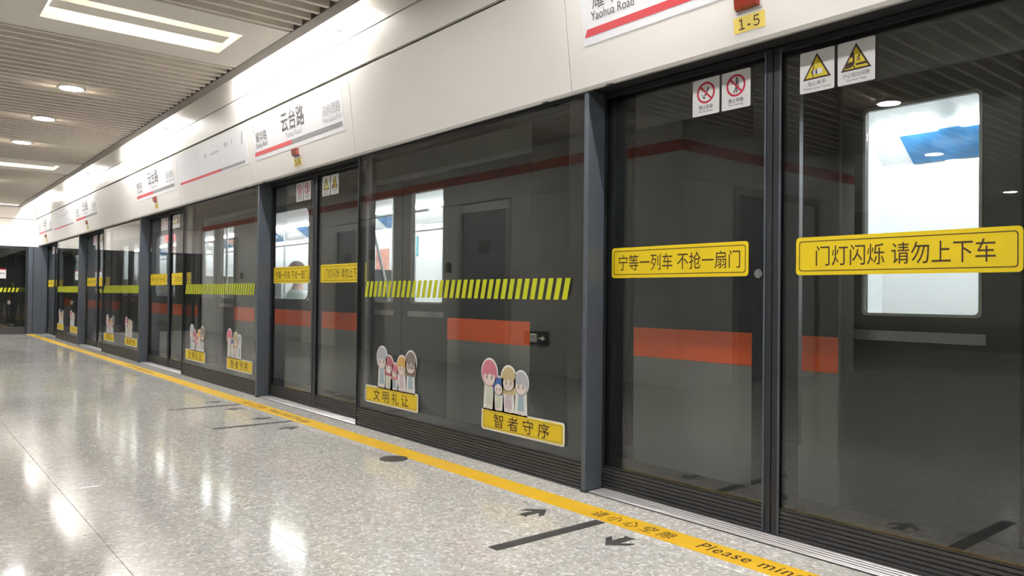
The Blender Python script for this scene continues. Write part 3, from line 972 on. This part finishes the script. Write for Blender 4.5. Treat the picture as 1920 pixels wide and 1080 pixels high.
for bi, (a, b) in enumerate(bands):
    wells, rx0, rx1 = coffer(a, b, 4 if bi == 2 else 1)
    for wi, (ya, yb) in enumerate(wells):
        xm = rx0 + 0.27
        lab = f'white trough lamp in the {["first", "second", "third", "fourth"][wi]} ceiling recess from the screen, {BANDLAB[bi]}'
        t = thing('trough_lamp', lab, 'lamp', (xm, (ya + yb) / 2, CZ + 0.03), 'trough lamps in the ceiling recesses')
        hl = (yb - ya) / 2 - 0.03
        tr = MB()
        tr.box(-0.09, 0.09, -hl, hl, 0.0, 0.008)
        tr.box(-0.09, -0.082, -hl, hl, 0.008, 0.085)
        tr.box(0.082, 0.09, -hl, hl, 0.008, 0.085)
        tr.build('trough', 'coffer_white', t)
        for s in (-1, 1):
            tb = MB()
            tb.tube([(s * 0.052, -hl + 0.05, 0.075), (s * 0.052, hl - 0.05, 0.075)], 0.013, 8)
            tb.build('tube', 'coffer_tube_lit', t)
        for s in (-1, 1):
            MB().box(-0.01, 0.01, s * hl * 0.7 - 0.01, s * hl * 0.7 + 0.01, 0.008, 0.17).build('hanger', 'coffer_white', t)

# downlights
def downlight(x, y, lab):
    t = thing('downlight', lab, 'lamp', (x, y, CZ - 0.004), 'round downlights in the slatted ceiling')
    b = MB()
    n = 24
    for i in range(n):
        a0, a1 = 2 * math.pi * i / n, 2 * math.pi * (i + 1) / n
        P = lambda r, z, a: (r * math.cos(a), r * math.sin(a), z)
        b.add([P(0.125, 0.0, a0), P(0.125, 0.0, a1), P(0.104, -0.004, a1), P(0.104, -0.004, a0)], [(0, 1, 2, 3)])
        b.add([P(0.125, 0.0, a0), P(0.125, 0.0, a1), P(0.125, 0.06, a1), P(0.125, 0.06, a0)], [(3, 2, 1, 0)])
    b.build('rim', 'downlight_rim', t, fix=False)
    MB().plate(ell(0, 0, 0.106, 0.106, 24), -0.003, 0.02).build('lens', 'downlight_lit', t)
DL = [(-8.49, 'nearest visible round downlight in the slatted ceiling'), (-10.19, 'middle one of the three round downlights in the slatted ceiling'), (-12.03, 'farthest visible round downlight in the slatted ceiling'),
      (-3.88, 'round downlight above the frame near the camera, third from the right'), (-2.13, 'round downlight above the frame in front of the camera'), (-0.38, 'round downlight above the camera'),
      (-16.4, 'round downlight far left beyond the second ceiling recess'), (-18.2, 'round downlight far left second before the end wall'), (-20.0, 'round downlight far left closest to the end wall')]
for x, lab in DL:
    downlight(x, -1.48, lab)
for x, y, lab in ((-3.55, -4.68, 'round downlight behind the camera, reflected highest in the right leaf'), (-4.39, -7.84, 'round downlight far behind, reflected inside the train window'),
                  (-5.0, -12.6, 'round downlight farthest behind, reflected at the right picture edge'), (0.6, -4.68, 'added unseen downlight behind the camera to the right'), (4.0, -6.2, 'added unseen downlight behind the camera far right'),
                  (-1.8, -9.0, 'added unseen downlight behind the camera near the back wall')):  # last three downlights are added out of view to brighten the hall
    downlight(x, y, lab)

# cove tubes above the fascia, behind the ceiling edge
for i, cx in enumerate([-6.42 - 4.81 * n for n in (-2, -1, 0, 1, 2)] + [-20.0]):
    half = 1.22 if i < 5 else 0.75
    names = ['outside the frame to the right', 'above the 1-5 sign', 'above the 1-4 sign', 'above the 1-3 sign', 'above the 1-2 sign', 'in the far corner above the 1-1 sign'][i]
    t = thing('cove_lamp', f'fluorescent lamp hidden in the ceiling cove {names}', 'lamp', (cx, -0.325, 3.15), 'fluorescent lamps in the cove')
    MB().box(-half, half, -0.03, 0.03, 0.02, 0.05).build('batten', 'coffer_white', t)
    for s in (-1, 1):
        b = MB()
        b.tube([(s * (half / 2) - half / 2 + 0.02, 0, 0), (s * (half / 2) + half / 2 - 0.02, 0, 0)], 0.018, 10)
        b.build('tube', 'tube_lit', t)
t = thing('cove_lamp', 'fluorescent lamp hidden in the ceiling cove along the far end wall', 'lamp', (-20.95, -1.5, 3.15), 'fluorescent lamps in the cove')
MB().box(-0.03, 0.03, -1.1, 1.1, 0.02, 0.05).build('batten', 'coffer_white', t)
MB().tube([(0, -1.08, 0), (0, 1.08, 0)], 0.018, 10).build('tube', 'tube_lit', t)

# ------------------------------------------------------------------ far end wall
wl = MB()
wl.box(XEND - 0.10, XEND + 0.05, YB, -0.05, 2.06, 2.70)
wl.box(XEND - 0.10, XEND + 0.03, YB, -0.05, 2.712, 3.5)
struct(wl.build('wall_left', 'white_panel'))
wb = MB()
wb.box(XEND - 0.6, XEND - 0.5, YB, 0.3, 0.0, 2.1)
wb.box(XEND - 0.5, XEND - 0.10, YB, YB + 0.1, 0.0, 2.1)
wb.box(XEND - 0.5, XEND - 0.10, -0.05, 0.3, 0.0, 2.1)
wb.box(XEND - 0.5, XEND - 0.10, YB, 0.3, 2.06, 2.1)
wb.box(XEND - 0.5, XEND + 0.0, YB, 0.3, -0.05, 0.0)
struct(wb.build('wall_left_back', 'dark_void'))
cp = thing('corner_post', 'broad grey metal corner post where the glass screen meets the end wall', 'post', (XEND, -0.27, 0))
MB().box(-0.05, 0.06, 0.0, 0.20, 0.0, 2.06).build('column', 'post_metal', cp)
MB().box(-0.05, 0.09, 0.20, 0.37, 0.0, 2.09).build('side_column', 'post_metal', cp)
MB().box(0.06, 0.066, 0.09, 0.105, 0.0, 2.06).build('groove_strip', 'leaf_frame', cp)
ed = thing('end_screen_door', 'dark glass screen with a door across the far end of the platform', 'door', (XEND, -0.27, 0))
for n in range(3):
    y1 = -n * 1.55
    y0 = y1 - 1.55
    f = MB()
    f.box(-0.03, 0.02, y0, y0 + 0.05, 0.0, 2.06)
    f.box(-0.03, 0.02, y1 - 0.05, y1, 0.0, 2.06)
    f.box(-0.03, 0.02, y0 + 0.05, y1 - 0.05, 2.0, 2.06)
    f.build('frame', 'leaf_frame', ed)
    MB().box(-0.01, 0.0, y0 + 0.05, y1 - 0.05, 0.17, 2.0).build('glass_pane', 'screen_glass', ed)
    k_ = MB()
    k_.box(-0.02, 0.015, y0 + 0.05, y1 - 0.05, 0.0, 0.17)
    k_.build('kick_plate', 'kick_metal', ed)
h = MB()
h.tube([(0.02, -0.055, 0.97), (0.06, -0.055, 0.97), (0.06, -0.055, 1.10), (0.02, -0.055, 1.10)], 0.010, 8)
h.build('handle', 'steel', ed)
MB().box(0.0, 0.02, -0.40, -0.34, 0.70, 0.79).build('lock', 'steel', ed)
hs = thing('hazard_stripes', 'slanted yellow hazard stripes on the far end screen', 'hazard tape', (XEND + 0.004, -1.70, 0.985), 'hazard stripes on the glass')
hm = MB()
hm.add([(0, 0, 0), (0, 0.045, 0), (0, 0.072, 0.10), (0, 0.027, 0.10), (0.001, 0, 0), (0.001, 0.045, 0), (0.001, 0.072, 0.10), (0.001, 0.027, 0.10)],
       [(0, 1, 2, 3), (7, 6, 5, 4), (0, 4, 5, 1), (1, 5, 6, 2), (2, 6, 7, 3), (3, 7, 4, 0)])
hmm = hm.mesh('stripe', 'hazard_yellow')
for i in range(16):
    link('stripe', hmm, hs, (0, i * 0.079, 0))
sg = thing('white_notice', 'white notice with a red top edge on the far end screen', 'sign', (XEND + 0.004, -1.05, 1.30), 'white notices')
MB().box(0.0, 0.003, 0.0, 0.345, 0.0, 0.20).build('plate', 'sign_white', sg)
MB().box(0.0, 0.0035, 0.0, 0.345, 0.20, 0.225).build('red_edge', 'sign_red', sg)
b = MB()
for i in range(6):
    b.box(0.003, 0.0036, 0.03 + i * 0.05, 0.065 + i * 0.05, 0.10, 0.14)
b.build('small_print', 'ink_light_grey', sg)['kind'] = 'stuff'

# ------------------------------------------------------------------ stair core seen mirrored in the glass
CX0, CX1, CY0, CY1 = -21.18, -5.36, -7.6, -3.7
co = MB()
co.box(CX0, CX1 - 0.02, CY0, CY1 - 0.02, 0.0, 2.995)
core = struct(co.build('wall_core', 'rubber'))
doors_x = [(-9.28, -8.06), (-12.40, -11.42), (-13.78, -12.82), (-16.3, -15.3), (-19.45, -18.5)]
dx = sorted(doors_x)
def wpanel(x0, x1, z0, z1, mn='core_grey'):
    g = 0.003
    MB().box(x0 + g, x1 - g, CY1 - 0.02, CY1, z0 + g, z1 - g).build('panel', mn, core)
cuts = [CX0]
for a, b in dx:
    cuts += [a, b]
cuts.append(CX1)
for i in range(0, len(cuts), 2):
    a, b = cuts[i], cuts[i + 1]
    n = max(1, round((b - a) / 1.2))
    for j in range(n):
        wpanel(a + (b - a) * j / n, a + (b - a) * (j + 1) / n, 0.0, 2.36)
n = 10
for j in range(n):
    wpanel(CX0 + (CX1 - CX0) * j / n, CX0 + (CX1 - CX0) * (j + 1) / n, 2.36, 2.66)
    wpanel(CX0 + (CX1 - CX0) * j / n, CX0 + (CX1 - CX0) * (j + 1) / n, 2.78, 2.995)
MB().box(CX0, CX1 + 0.003, CY1 - 0.02, CY1 + 0.003, 2.66, 2.78).build('red_band', 'core_red', core)
for j in range(4):
    for z0, z1 in ((0, 2.36), (2.36, 2.66), (2.78, 2.995)):
        ya, yb = CY0 + (CY1 - CY0) * j / 4, CY0 + (CY1 - CY0) * (j + 1) / 4
        if j == 2 and z0 == 0:
            continue
        MB().box(CX1 - 0.02, CX1, ya + 0.003, yb - 0.003, z0 + 0.003, z1 - 0.003).build('panel', 'core_grey', core)
MB().box(CX1 - 0.02, CX1 + 0.003, CY0, CY1, 2.66, 2.78).build('red_band', 'core_red', core)
def service_door(i, a, b):
    t = thing(f'door_{i}', 'grey service door', 'door', ((a + b) / 2, CY1, 0))
    del t['label'], t['category']
    t['kind'] = 'structure'
    w_ = (b - a) / 2
    f = MB()
    f.box(-w_, -w_ + 0.09, -0.02, 0.02, 0.0, 2.34)
    f.box(w_ - 0.09, w_, -0.02, 0.02, 0.0, 2.34)
    f.box(-w_ + 0.09, w_ - 0.09, -0.02, 0.02, 2.22, 2.34)
    f.build('frame', 'door_frame', t)
    MB().box(-w_ + 0.09, w_ - 0.09, -0.02, -0.006, 0.0, 2.22).build('door_leaf', 'door_grey', t)
    MB().tube([(w_ - 0.16, -0.006, 1.0), (w_ - 0.16, 0.04, 1.0), (w_ - 0.27, 0.04, 1.0)], 0.010, 8).build('handle', 'steel', t)
    MB().box(-0.14, 0.14, -0.006, -0.003, 1.62, 1.80).build('door_plate', 'black_plastic', t)
for i, (a, b) in enumerate(doors_x):
    service_door(i + 1, a, b)
for i, (x, lab) in enumerate(((-9.53, 'black card reader on the core wall beside the widest grey door'), (-18.2, 'black card reader at the far end of the core wall'))):
    t = thing('card_reader', lab, 'card reader', (x, CY1, 1.36), 'card readers')
    MB().box(-0.05, 0.05, 0.0, 0.03, 0.0, 0.15).build('case', 'black_plastic', t)
    MB().box(-0.03, 0.03, 0.03, 0.032, 0.08, 0.13).build('display', 'ink_grey', t)
t = thing('exit_sign', 'small black exit sign with running man and arrow low on the core wall', 'sign', (-7.72, CY1, 0.39))
MB().box(0.0, 0.46, 0.0, 0.03, 0.0, 0.17).build('case', 'black_plastic', t)
b = MB()
b.ring([(0.13, 0.03), (0.24, 0.03), (0.24, 0.14), (0.13, 0.14)], [(0.145, 0.03), (0.225, 0.03), (0.225, 0.125), (0.145, 0.125)], 0.030, 0.032)
b.prism(ell(0.195, 0.112, 0.009, 0.009, 10), 0.030, 0.032)
thick_line(b, [(0.192, 0.10), (0.182, 0.07), (0.165, 0.045)], 0.012, 0.030, 0.032)
thick_line(b, [(0.182, 0.07), (0.20, 0.055), (0.20, 0.035)], 0.010, 0.030, 0.032)
thick_line(b, [(0.29, 0.085), (0.385, 0.085)], 0.012, 0.030, 0.032)
thick_line(b, [(0.355, 0.115), (0.388, 0.085), (0.355, 0.055)], 0.012, 0.030, 0.032)
b.build('pictogram', 'exit_glow', t)
# recess with lift doors in the end face
t = thing('door_6', 'x', 'door', (CX1, -5.65, 0))
del t['label'], t['category']
t['kind'] = 'structure'
MB().box(-0.02, 0.015, -0.97, -0.87, 0, 2.36).build('frame', 'door_frame', t)
MB().box(-0.02, 0.015, 0.87, 0.97, 0, 2.36).build('frame', 'door_frame', t)
MB().box(-0.02, 0.015, -0.87, 0.87, 2.26, 2.36).build('frame', 'door_frame', t)
for s in (-1, 1):
    MB().box(-0.02, -0.004, min(0.003 * s, 0.87 * s), max(0.003 * s, 0.87 * s), 0.0, 2.26).build('door_leaf', 'door_grey', t)

# back wall and right end wall of the hall
bw = MB()
bw.box(XEND, XR, YB - 0.1, YB, 0.0, 3.5)
wbk = struct(bw.build('wall_back', 'back_wall'))
for j in range(14):
    a = XEND + (XR - XEND) * j / 14
    b_ = XEND + (XR - XEND) * (j + 1) / 14
    MB().box(a + 0.004, b_ - 0.004, YB, YB + 0.02, 0.12, 2.98).build('panel', 'back_wall', wbk)
wr = MB()
wr.box(XR, XR + 0.1, YB, 4.3, -1.1, 3.5)
struct(wr.build('wall_right', 'back_wall'))

# ------------------------------------------------------------------ tunnel
tn = MB()
tn.box(XEND - 8, XR, 4.2, 4.3, -1.2, 3.6)
tn.box(XEND - 8, XR, 0.2, 4.2, 3.3, 3.4)
tn.box(XEND - 8, XR, 0.22, 4.2, -1.3, -1.2)
tn.box(XEND - 8.1, XEND - 8, 0.2, 4.3, -1.3, 3.4)
tn.box(XEND - 8, XEND - 0.05, 0.22, 0.32, -1.2, 3.4)
tn.box(XEND, XR, 0.205, 0.26, 2.105, 3.4)
struct(tn.build('wall_tunnel', 'tunnel'))

# ------------------------------------------------------------------ train
TYS = 0.42
def train(name, label, x0, x1, doors, wins, ends):
    t = thing(name, label, 'train', ((x0 + x1) / 2, TYS, -0.9))
    ox = (x0 + x1) / 2
    L = lambda x: x - ox
    ZO = 0.9
    holes = [(L(d) - 0.70, L(d) + 0.70, ZO + 0.03, ZO + 1.96) for d in doors]
    holes += [(L(c) - 0.53, L(c) + 0.53, ZO + 0.955, ZO + 1.895) for c in wins]
    b = MB().wall(L(x0), L(x1), ZO - 0.30, ZO + 2.32, holes, 0.0, 0.05)
    # far side, car ends and the curved roof
    b.box(L(x0), L(x1), 2.95, 3.0, ZO - 0.30, ZO + 2.32)
    b.box(L(x0), L(x0) + 0.015, 0.05, 2.95, ZO - 0.30, ZO + 2.32)
    b.box(L(x1) - 0.015, L(x1), 0.05, 2.95, ZO - 0.30, ZO + 2.32)
    arc = [(1.5 - 1.5 * math.cos(math.radians(18 * k)), ZO + 2.32 + 0.40 * math.sin(math.radians(18 * k))) for k in range(11)]
    for (ya, za), (yb_, zb_) in zip(arc[:-1], arc[1:]):
        b.add([(L(x0), ya, za), (L(x1), ya, za), (L(x1), yb_, zb_), (L(x0), yb_, zb_)], [(0, 1, 2, 3)])
    b.build('body_shell', 'train_body', t, fix=False)
    # orange waist band, interrupted by the doors
    segs = []
    cur = x0
    for d in sorted(doors):
        segs.append((cur, d - 0.70))
        cur = d + 0.70
    segs.append((cur, x1))
    for a, c in segs:
        if c - a > 0.1:
            MB().box(L(a), L(c), -0.003, 0.0, ZO + 0.69, ZO + 0.85).build('waist_band', 'train_orange', t)
            MB().box(L(a) + 0.01, L(c) - 0.01, -0.0012, 0.0, ZO + 0.02, ZO + 0.028).build('body_seam', 'rubber', t)
            wh = [(L(q) - 0.53, L(q) + 0.53, ZO + 0.955, ZO + 1.895) for q in wins if a < q < c]
            MB().wall(L(a), L(c), ZO + 0.850, ZO + 1.96, wh, -0.0025, 0.0).build('window_band', 'band_black', t, fix=False)
    # doors
    leaves = []
    for cxw in (0.33, 0.37):
        leaves.append((MB().wall(0.0, 0.70, 0.0, 1.93, [(cxw - 0.225, cxw + 0.225, 0.93, 1.805)], 0.0, 0.03).mesh('door_leaf', 'train_door', fix=False),
                       MB().ring(rr(cxw - 0.235, cxw + 0.235, 0.92, 1.815, 0.02), rr(cxw - 0.223, cxw + 0.223, 0.932, 1.803, 0.02), -0.003, 0.0).mesh('window_frame', 'train_body'),
                       MB().box(cxw - 0.224, cxw + 0.224, 0.012, 0.018, 0.931, 1.804).mesh('glass_pane', 'train_glass'),
                       MB().box(cxw - 0.27, cxw + 0.25, -0.004, 0.0, 0.815, 0.858).mesh('trim_strip', 'steel')))
    for d in doors:
        for s in (0, 1):
            lf = link('door_leaf', leaves[s][0], t, (L(d) - 0.70 + s * 0.70, 0.022, ZO + 0.03))
            link('window_frame', leaves[s][1], lf)
            link('glass_pane', leaves[s][2], lf)
            link('trim_strip', leaves[s][3], lf)
        MB().box(L(d) - 0.004, L(d) + 0.004, 0.016, 0.054, ZO + 0.03, ZO + 1.96).build('door_seal', 'rubber', t)
    wf = MB().ring(rr(-0.545, 0.545, 0.94, 1.91, 0.10, 6), rr(-0.52, 0.52, 0.962, 1.888, 0.09, 6), -0.005, 0.0).mesh('window_frame', 'band_black')
    wg = MB().box(-0.53, 0.53, 0.016, 0.022, 0.955, 1.895).mesh('window_pane', 'train_glass')
    for c in wins:
        fo = link('window_frame', wf, t, (L(c), 0.0, ZO))
        link('window_pane', wg, fo)
    # interior
    i = MB()
    i.box(L(x0), L(x1), 0.05, 2.95, ZO - 0.03, ZO + 0.0)
    i.build('cabin_floor', 'interior_floor', t)
    i = MB()
    i.box(L(x0) + 0.02, L(x1) - 0.02, 2.86, 2.94, ZO + 0.0, ZO + 2.08)
    i.box(L(x0) + 0.02, L(x1) - 0.02, 0.05, 2.94, ZO + 2.27, ZO + 2.29)
    i.add([(L(x0) + 0.02, 2.86, ZO + 2.08), (L(x1) - 0.02, 2.86, ZO + 2.08), (L(x1) - 0.02, 2.60, ZO + 2.27), (L(x0) + 0.02, 2.60, ZO + 2.27)], [(0, 1, 2, 3)])
    i.add([(L(x0) + 0.02, 0.06, ZO + 2.05), (L(x1) - 0.02, 0.06, ZO + 2.05), (L(x1) - 0.02, 0.45, ZO + 2.27), (L(x0) + 0.02, 0.45, ZO + 2.27)], [(3, 2, 1, 0)])
    for e in (x0, x1):
        a = L(e) + (0.02 if e == x0 else -0.06)
        i.box(a, a + 0.04, 0.06, 2.94, ZO, ZO + 2.27)
    i.build('cabin_lining', 'interior_white', t, fix=False)
    lamp = MB().box(-0.20, 0.20, -0.05, 0.05, -0.03, 0.0).mesh('ceiling_lamp', 'train_lamp')
    n = int((x1 - x0) / 0.56)
    for j in range(n):
        xx = x0 + 0.4 + j * 0.56
        if xx < x1 - 0.25:
            link('ceiling_lamp', lamp, t, (L(xx), 2.48, ZO + 2.262))
            link('ceiling_lamp', lamp, t, (L(xx), 0.85, ZO + 2.262))
    # advertising strip above the far windows
    ads = ['ad_blue', 'interior_white', 'ad_blue', 'ad_red', 'interior_white']
    j = 0
    xx = x0 + 0.3
    while xx + 0.9 < x1:
        p_ = MB()
        p_.extrude_x([(2.850, ZO + 2.075), (2.600, ZO + 2.258), (2.594, ZO + 2.25), (2.844, ZO + 2.067)], L(xx), L(xx) + 0.85)
        p_.build('advert_panel', ads[j % 5], t, fix=False)
        xx += 0.98
        j += 1
    # far-side posters, benches, poles and rails
    allx = sorted(list(doors) + list(wins))
    for j, d in enumerate(doors):
        MB().box(L(d) - 0.95, L(d) - 0.55, 2.845, 2.86, ZO + 1.35, ZO + 1.75).build('poster', ['ad_teal', 'ad_red', 'ad_orange'][j % 3], t)
        for s in (-1, 1):
            MB().tube([(L(d) + s * 0.82, 0.42, ZO), (L(d) + s * 0.82, 0.42, ZO + 2.2)], 0.018, 8).build('pole', 'steel', t)
            MB().tube([(L(d) + s * 0.82, 2.48, ZO), (L(d) + s * 0.82, 2.48, ZO + 2.2)], 0.018, 8).build('pole', 'steel', t)
            MB().tube([(L(d) + s * 0.84, 0.10, ZO + 1.75), (L(d) + s * 0.84, 0.22, ZO + 1.6), (L(d) + s * 0.84, 0.36, ZO + 1.1), (L(d) + s * 0.84, 0.42, ZO + 0.8)], 0.014, 8).build('curved_rail', 'interior_white', t)
            MB().box(L(d) + s * 0.86 - 0.01, L(d) + s * 0.86 + 0.01, 0.10, 0.52, ZO + 0.30, ZO + 1.25).build('draught_screen', 'partition_grey', t)
    for c in wins:
        for yb_, yf in ((0.10, 0.55), (2.86, 2.41)):
            s = 1 if yf > yb_ else -1
            q = MB()
            q.extrude_x([(yb_ + s * 0.02, ZO + 0.40), (yf, ZO + 0.42), (yf, ZO + 0.46), (yb_ + s * 0.10, ZO + 0.45), (yb_ + s * 0.06, ZO + 0.90), (yb_, ZO + 0.90)], L(c) - 1.32, L(c) + 1.32)
            q.build('bench', 'seat_grey', t)
        for y in (0.85, 2.15):
            q = MB()
            q.tube([(L(c) - 1.4, y, ZO + 1.86), (L(c) + 1.4, y, ZO + 1.86)], 0.015, 8)
            q.build('hand_rail', 'steel', t)
        q = MB()
        q.box(L(c) - 0.5, L(c) + 0.5, 2.845, 2.86, ZO + 1.30, ZO + 1.75)
        q.build('far_window', 'seat_grey', t)
    # underframe and the closed end
    MB().box(L(x0) + 0.1, L(x1) - 0.1, 0.15, 2.85, ZO - 0.75, ZO - 0.30).build('underframe', 'rubber', t)
    for e, s in ends:
        g = MB()
        for j in range(4):
            a = L(e) + s * (0.02 + j * 0.09)
            g.box(min(a, a + s * 0.05), max(a, a + s * 0.05), 0.9, 2.1, ZO - 0.05, ZO + 2.15)
            a2 = a + s * 0.05
            g.box(min(a2, a2 + s * 0.04), max(a2, a2 + s * 0.04), 0.95, 2.05, ZO, ZO + 2.10)
        g.build('gangway_bellows', 'rubber', t)
    return t
train_a = train('train_car', 'grey train car with orange waist band standing behind doors 1-1 to 1-4', -25.6, -3.80, [-5.45, -10.01, -14.57, -19.13, -23.69], [-7.73, -12.29, -16.85, -21.41], [(-3.80, 1)])
train_b = train('train_car', 'grey train car with orange waist band behind door 1-5 at the right', -2.90, 7.6, [-1.005, 3.575], [1.295, 5.9], [(-2.90, -1)])
# red letter display inside a window of the far car
b = MB().box(-0.22, 0.22, 0.0, 0.03, 0.0, 0.10)
ld = b.build('destination_display', 'led_red', None, (0, 0, 0))
ld.parent = train_a
ld.location = (-12.42 + 14.70, 0.075, 0.9 + 1.80)

tp = MB().box(-0.20, 0.13, 0.0, 0.012, 0.0, 0.30).build('poster', 'ad_teal', train_a)
tp.location = (-9.83 + 14.70, 2.846, 0.9 + 1.60)

# seated passenger behind the window next to door 1-4
def skin_body(name, nodes, edges, matname, parent=None, loc=(0, 0, 0)):
    me = bpy.data.meshes.new(name)
    me.from_pydata([n[0] for n in nodes], edges, [])
    o = bpy.data.objects.new(name, me)
    col.objects.link(o)
    o.location = loc
    if parent:
        o.parent = parent
    me.materials.append(MAT[matname])
    md = o.modifiers.new('skin', 'SKIN')
    md.use_smooth_shade = True
    for i, n in enumerate(nodes):
        sv = me.skin_vertices[0].data[i]
        sv.radius = n[1]
        sv.use_root = (i == 0)
    o.modifiers.new('sub', 'SUBSURF').levels = 1
    o.modifiers['sub'].render_levels = 1
    return o
pt = thing('person', 'seated passenger with brown hair in a pale top behind the train window', 'person', (-8.22, TYS + 0.32, 0.0))
N = [((0, 0.02, 0.54), (0.15, 0.11)), ((0, 0, 0.75), (0.14, 0.10)), ((0, -0.01, 0.96), (0.165, 0.10)), ((0, 0.0, 1.05), (0.07, 0.06)), ((0, 0.01, 1.11), (0.052, 0.052)), ((0, 0.02, 1.20), (0.075, 0.09)), ((0, 0.02, 1.30), (0.065, 0.08))]
E_ = [(0, 1), (1, 2), (2, 3), (3, 4), (4, 5), (5, 6)]
for s in (-1, 1):
    b0 = len(N)
    N += [((s * 0.19, 0.0, 0.98), (0.055, 0.055)), ((s * 0.23, 0.03, 0.72), (0.042, 0.042)), ((s * 0.17, 0.27, 0.62), (0.034, 0.034)), ((s * 0.13, 0.36, 0.60), (0.035, 0.02)),
          ((s * 0.10, 0.08, 0.53), (0.085, 0.08)), ((s * 0.12, 0.45, 0.52), (0.062, 0.062)), ((s * 0.12, 0.47, 0.10), (0.042, 0.042)), ((s * 0.12, 0.58, 0.05), (0.04, 0.03))]
    E_ += [(2, b0), (b0, b0 + 1), (b0 + 1, b0 + 2), (b0 + 2, b0 + 3), (0, b0 + 4), (b0 + 4, b0 + 5), (b0 + 5, b0 + 6), (b0 + 6, b0 + 7)]
skin_body('body', N, E_, 'skin', pt)
N2 = [((0, 0.02, 0.52), (0.19, 0.15)), ((0, 0, 0.75), (0.185, 0.14)), ((0, -0.01, 0.97), (0.21, 0.145)), ((0, 0.0, 1.06), (0.105, 0.095))]
E2 = [(0, 1), (1, 2), (2, 3)]
for s in (-1, 1):
    b0 = len(N2)
    N2 += [((s * 0.20, 0.0, 0.985), (0.095, 0.095)), ((s * 0.23, 0.02, 0.78), (0.075, 0.075))]
    E2 += [(2, b0), (b0, b0 + 1)]
skin_body('shirt', N2, E2, 'shirt_pale', pt)
N3 = [((0, 0.03, 0.53), (0.16, 0.12))]
E3 = []
for s in (-1, 1):
    b0 = len(N3)
    N3 += [((s * 0.10, 0.10, 0.535), (0.098, 0.092)), ((s * 0.12, 0.45, 0.525), (0.075, 0.072)), ((s * 0.12, 0.47, 0.14), (0.058, 0.058))]
    E3 += [(0, b0), (b0, b0 + 1), (b0 + 1, b0 + 2)]
skin_body('trousers', N3, E3, 'trousers', pt)
hb_ = bmesh.new()
bmesh.ops.create_uvsphere(hb_, u_segments=16, v_segments=10, radius=1.0)
for v in hb_.verts:
    v.co = Vector((v.co.x * 0.095, v.co.y * 0.108 - 0.004, v.co.z * 0.125 + 1.265))
    if v.co.y > 0.06 and v.co.z < 1.29:
        v.co.y = 0.055
hme = bpy.data.meshes.new('hair')
hb_.to_mesh(hme)
hb_.free()
hme.materials.append(MAT['hair_brown'])
for p_ in hme.polygons:
    p_.use_smooth = True
link('hair', hme, pt)
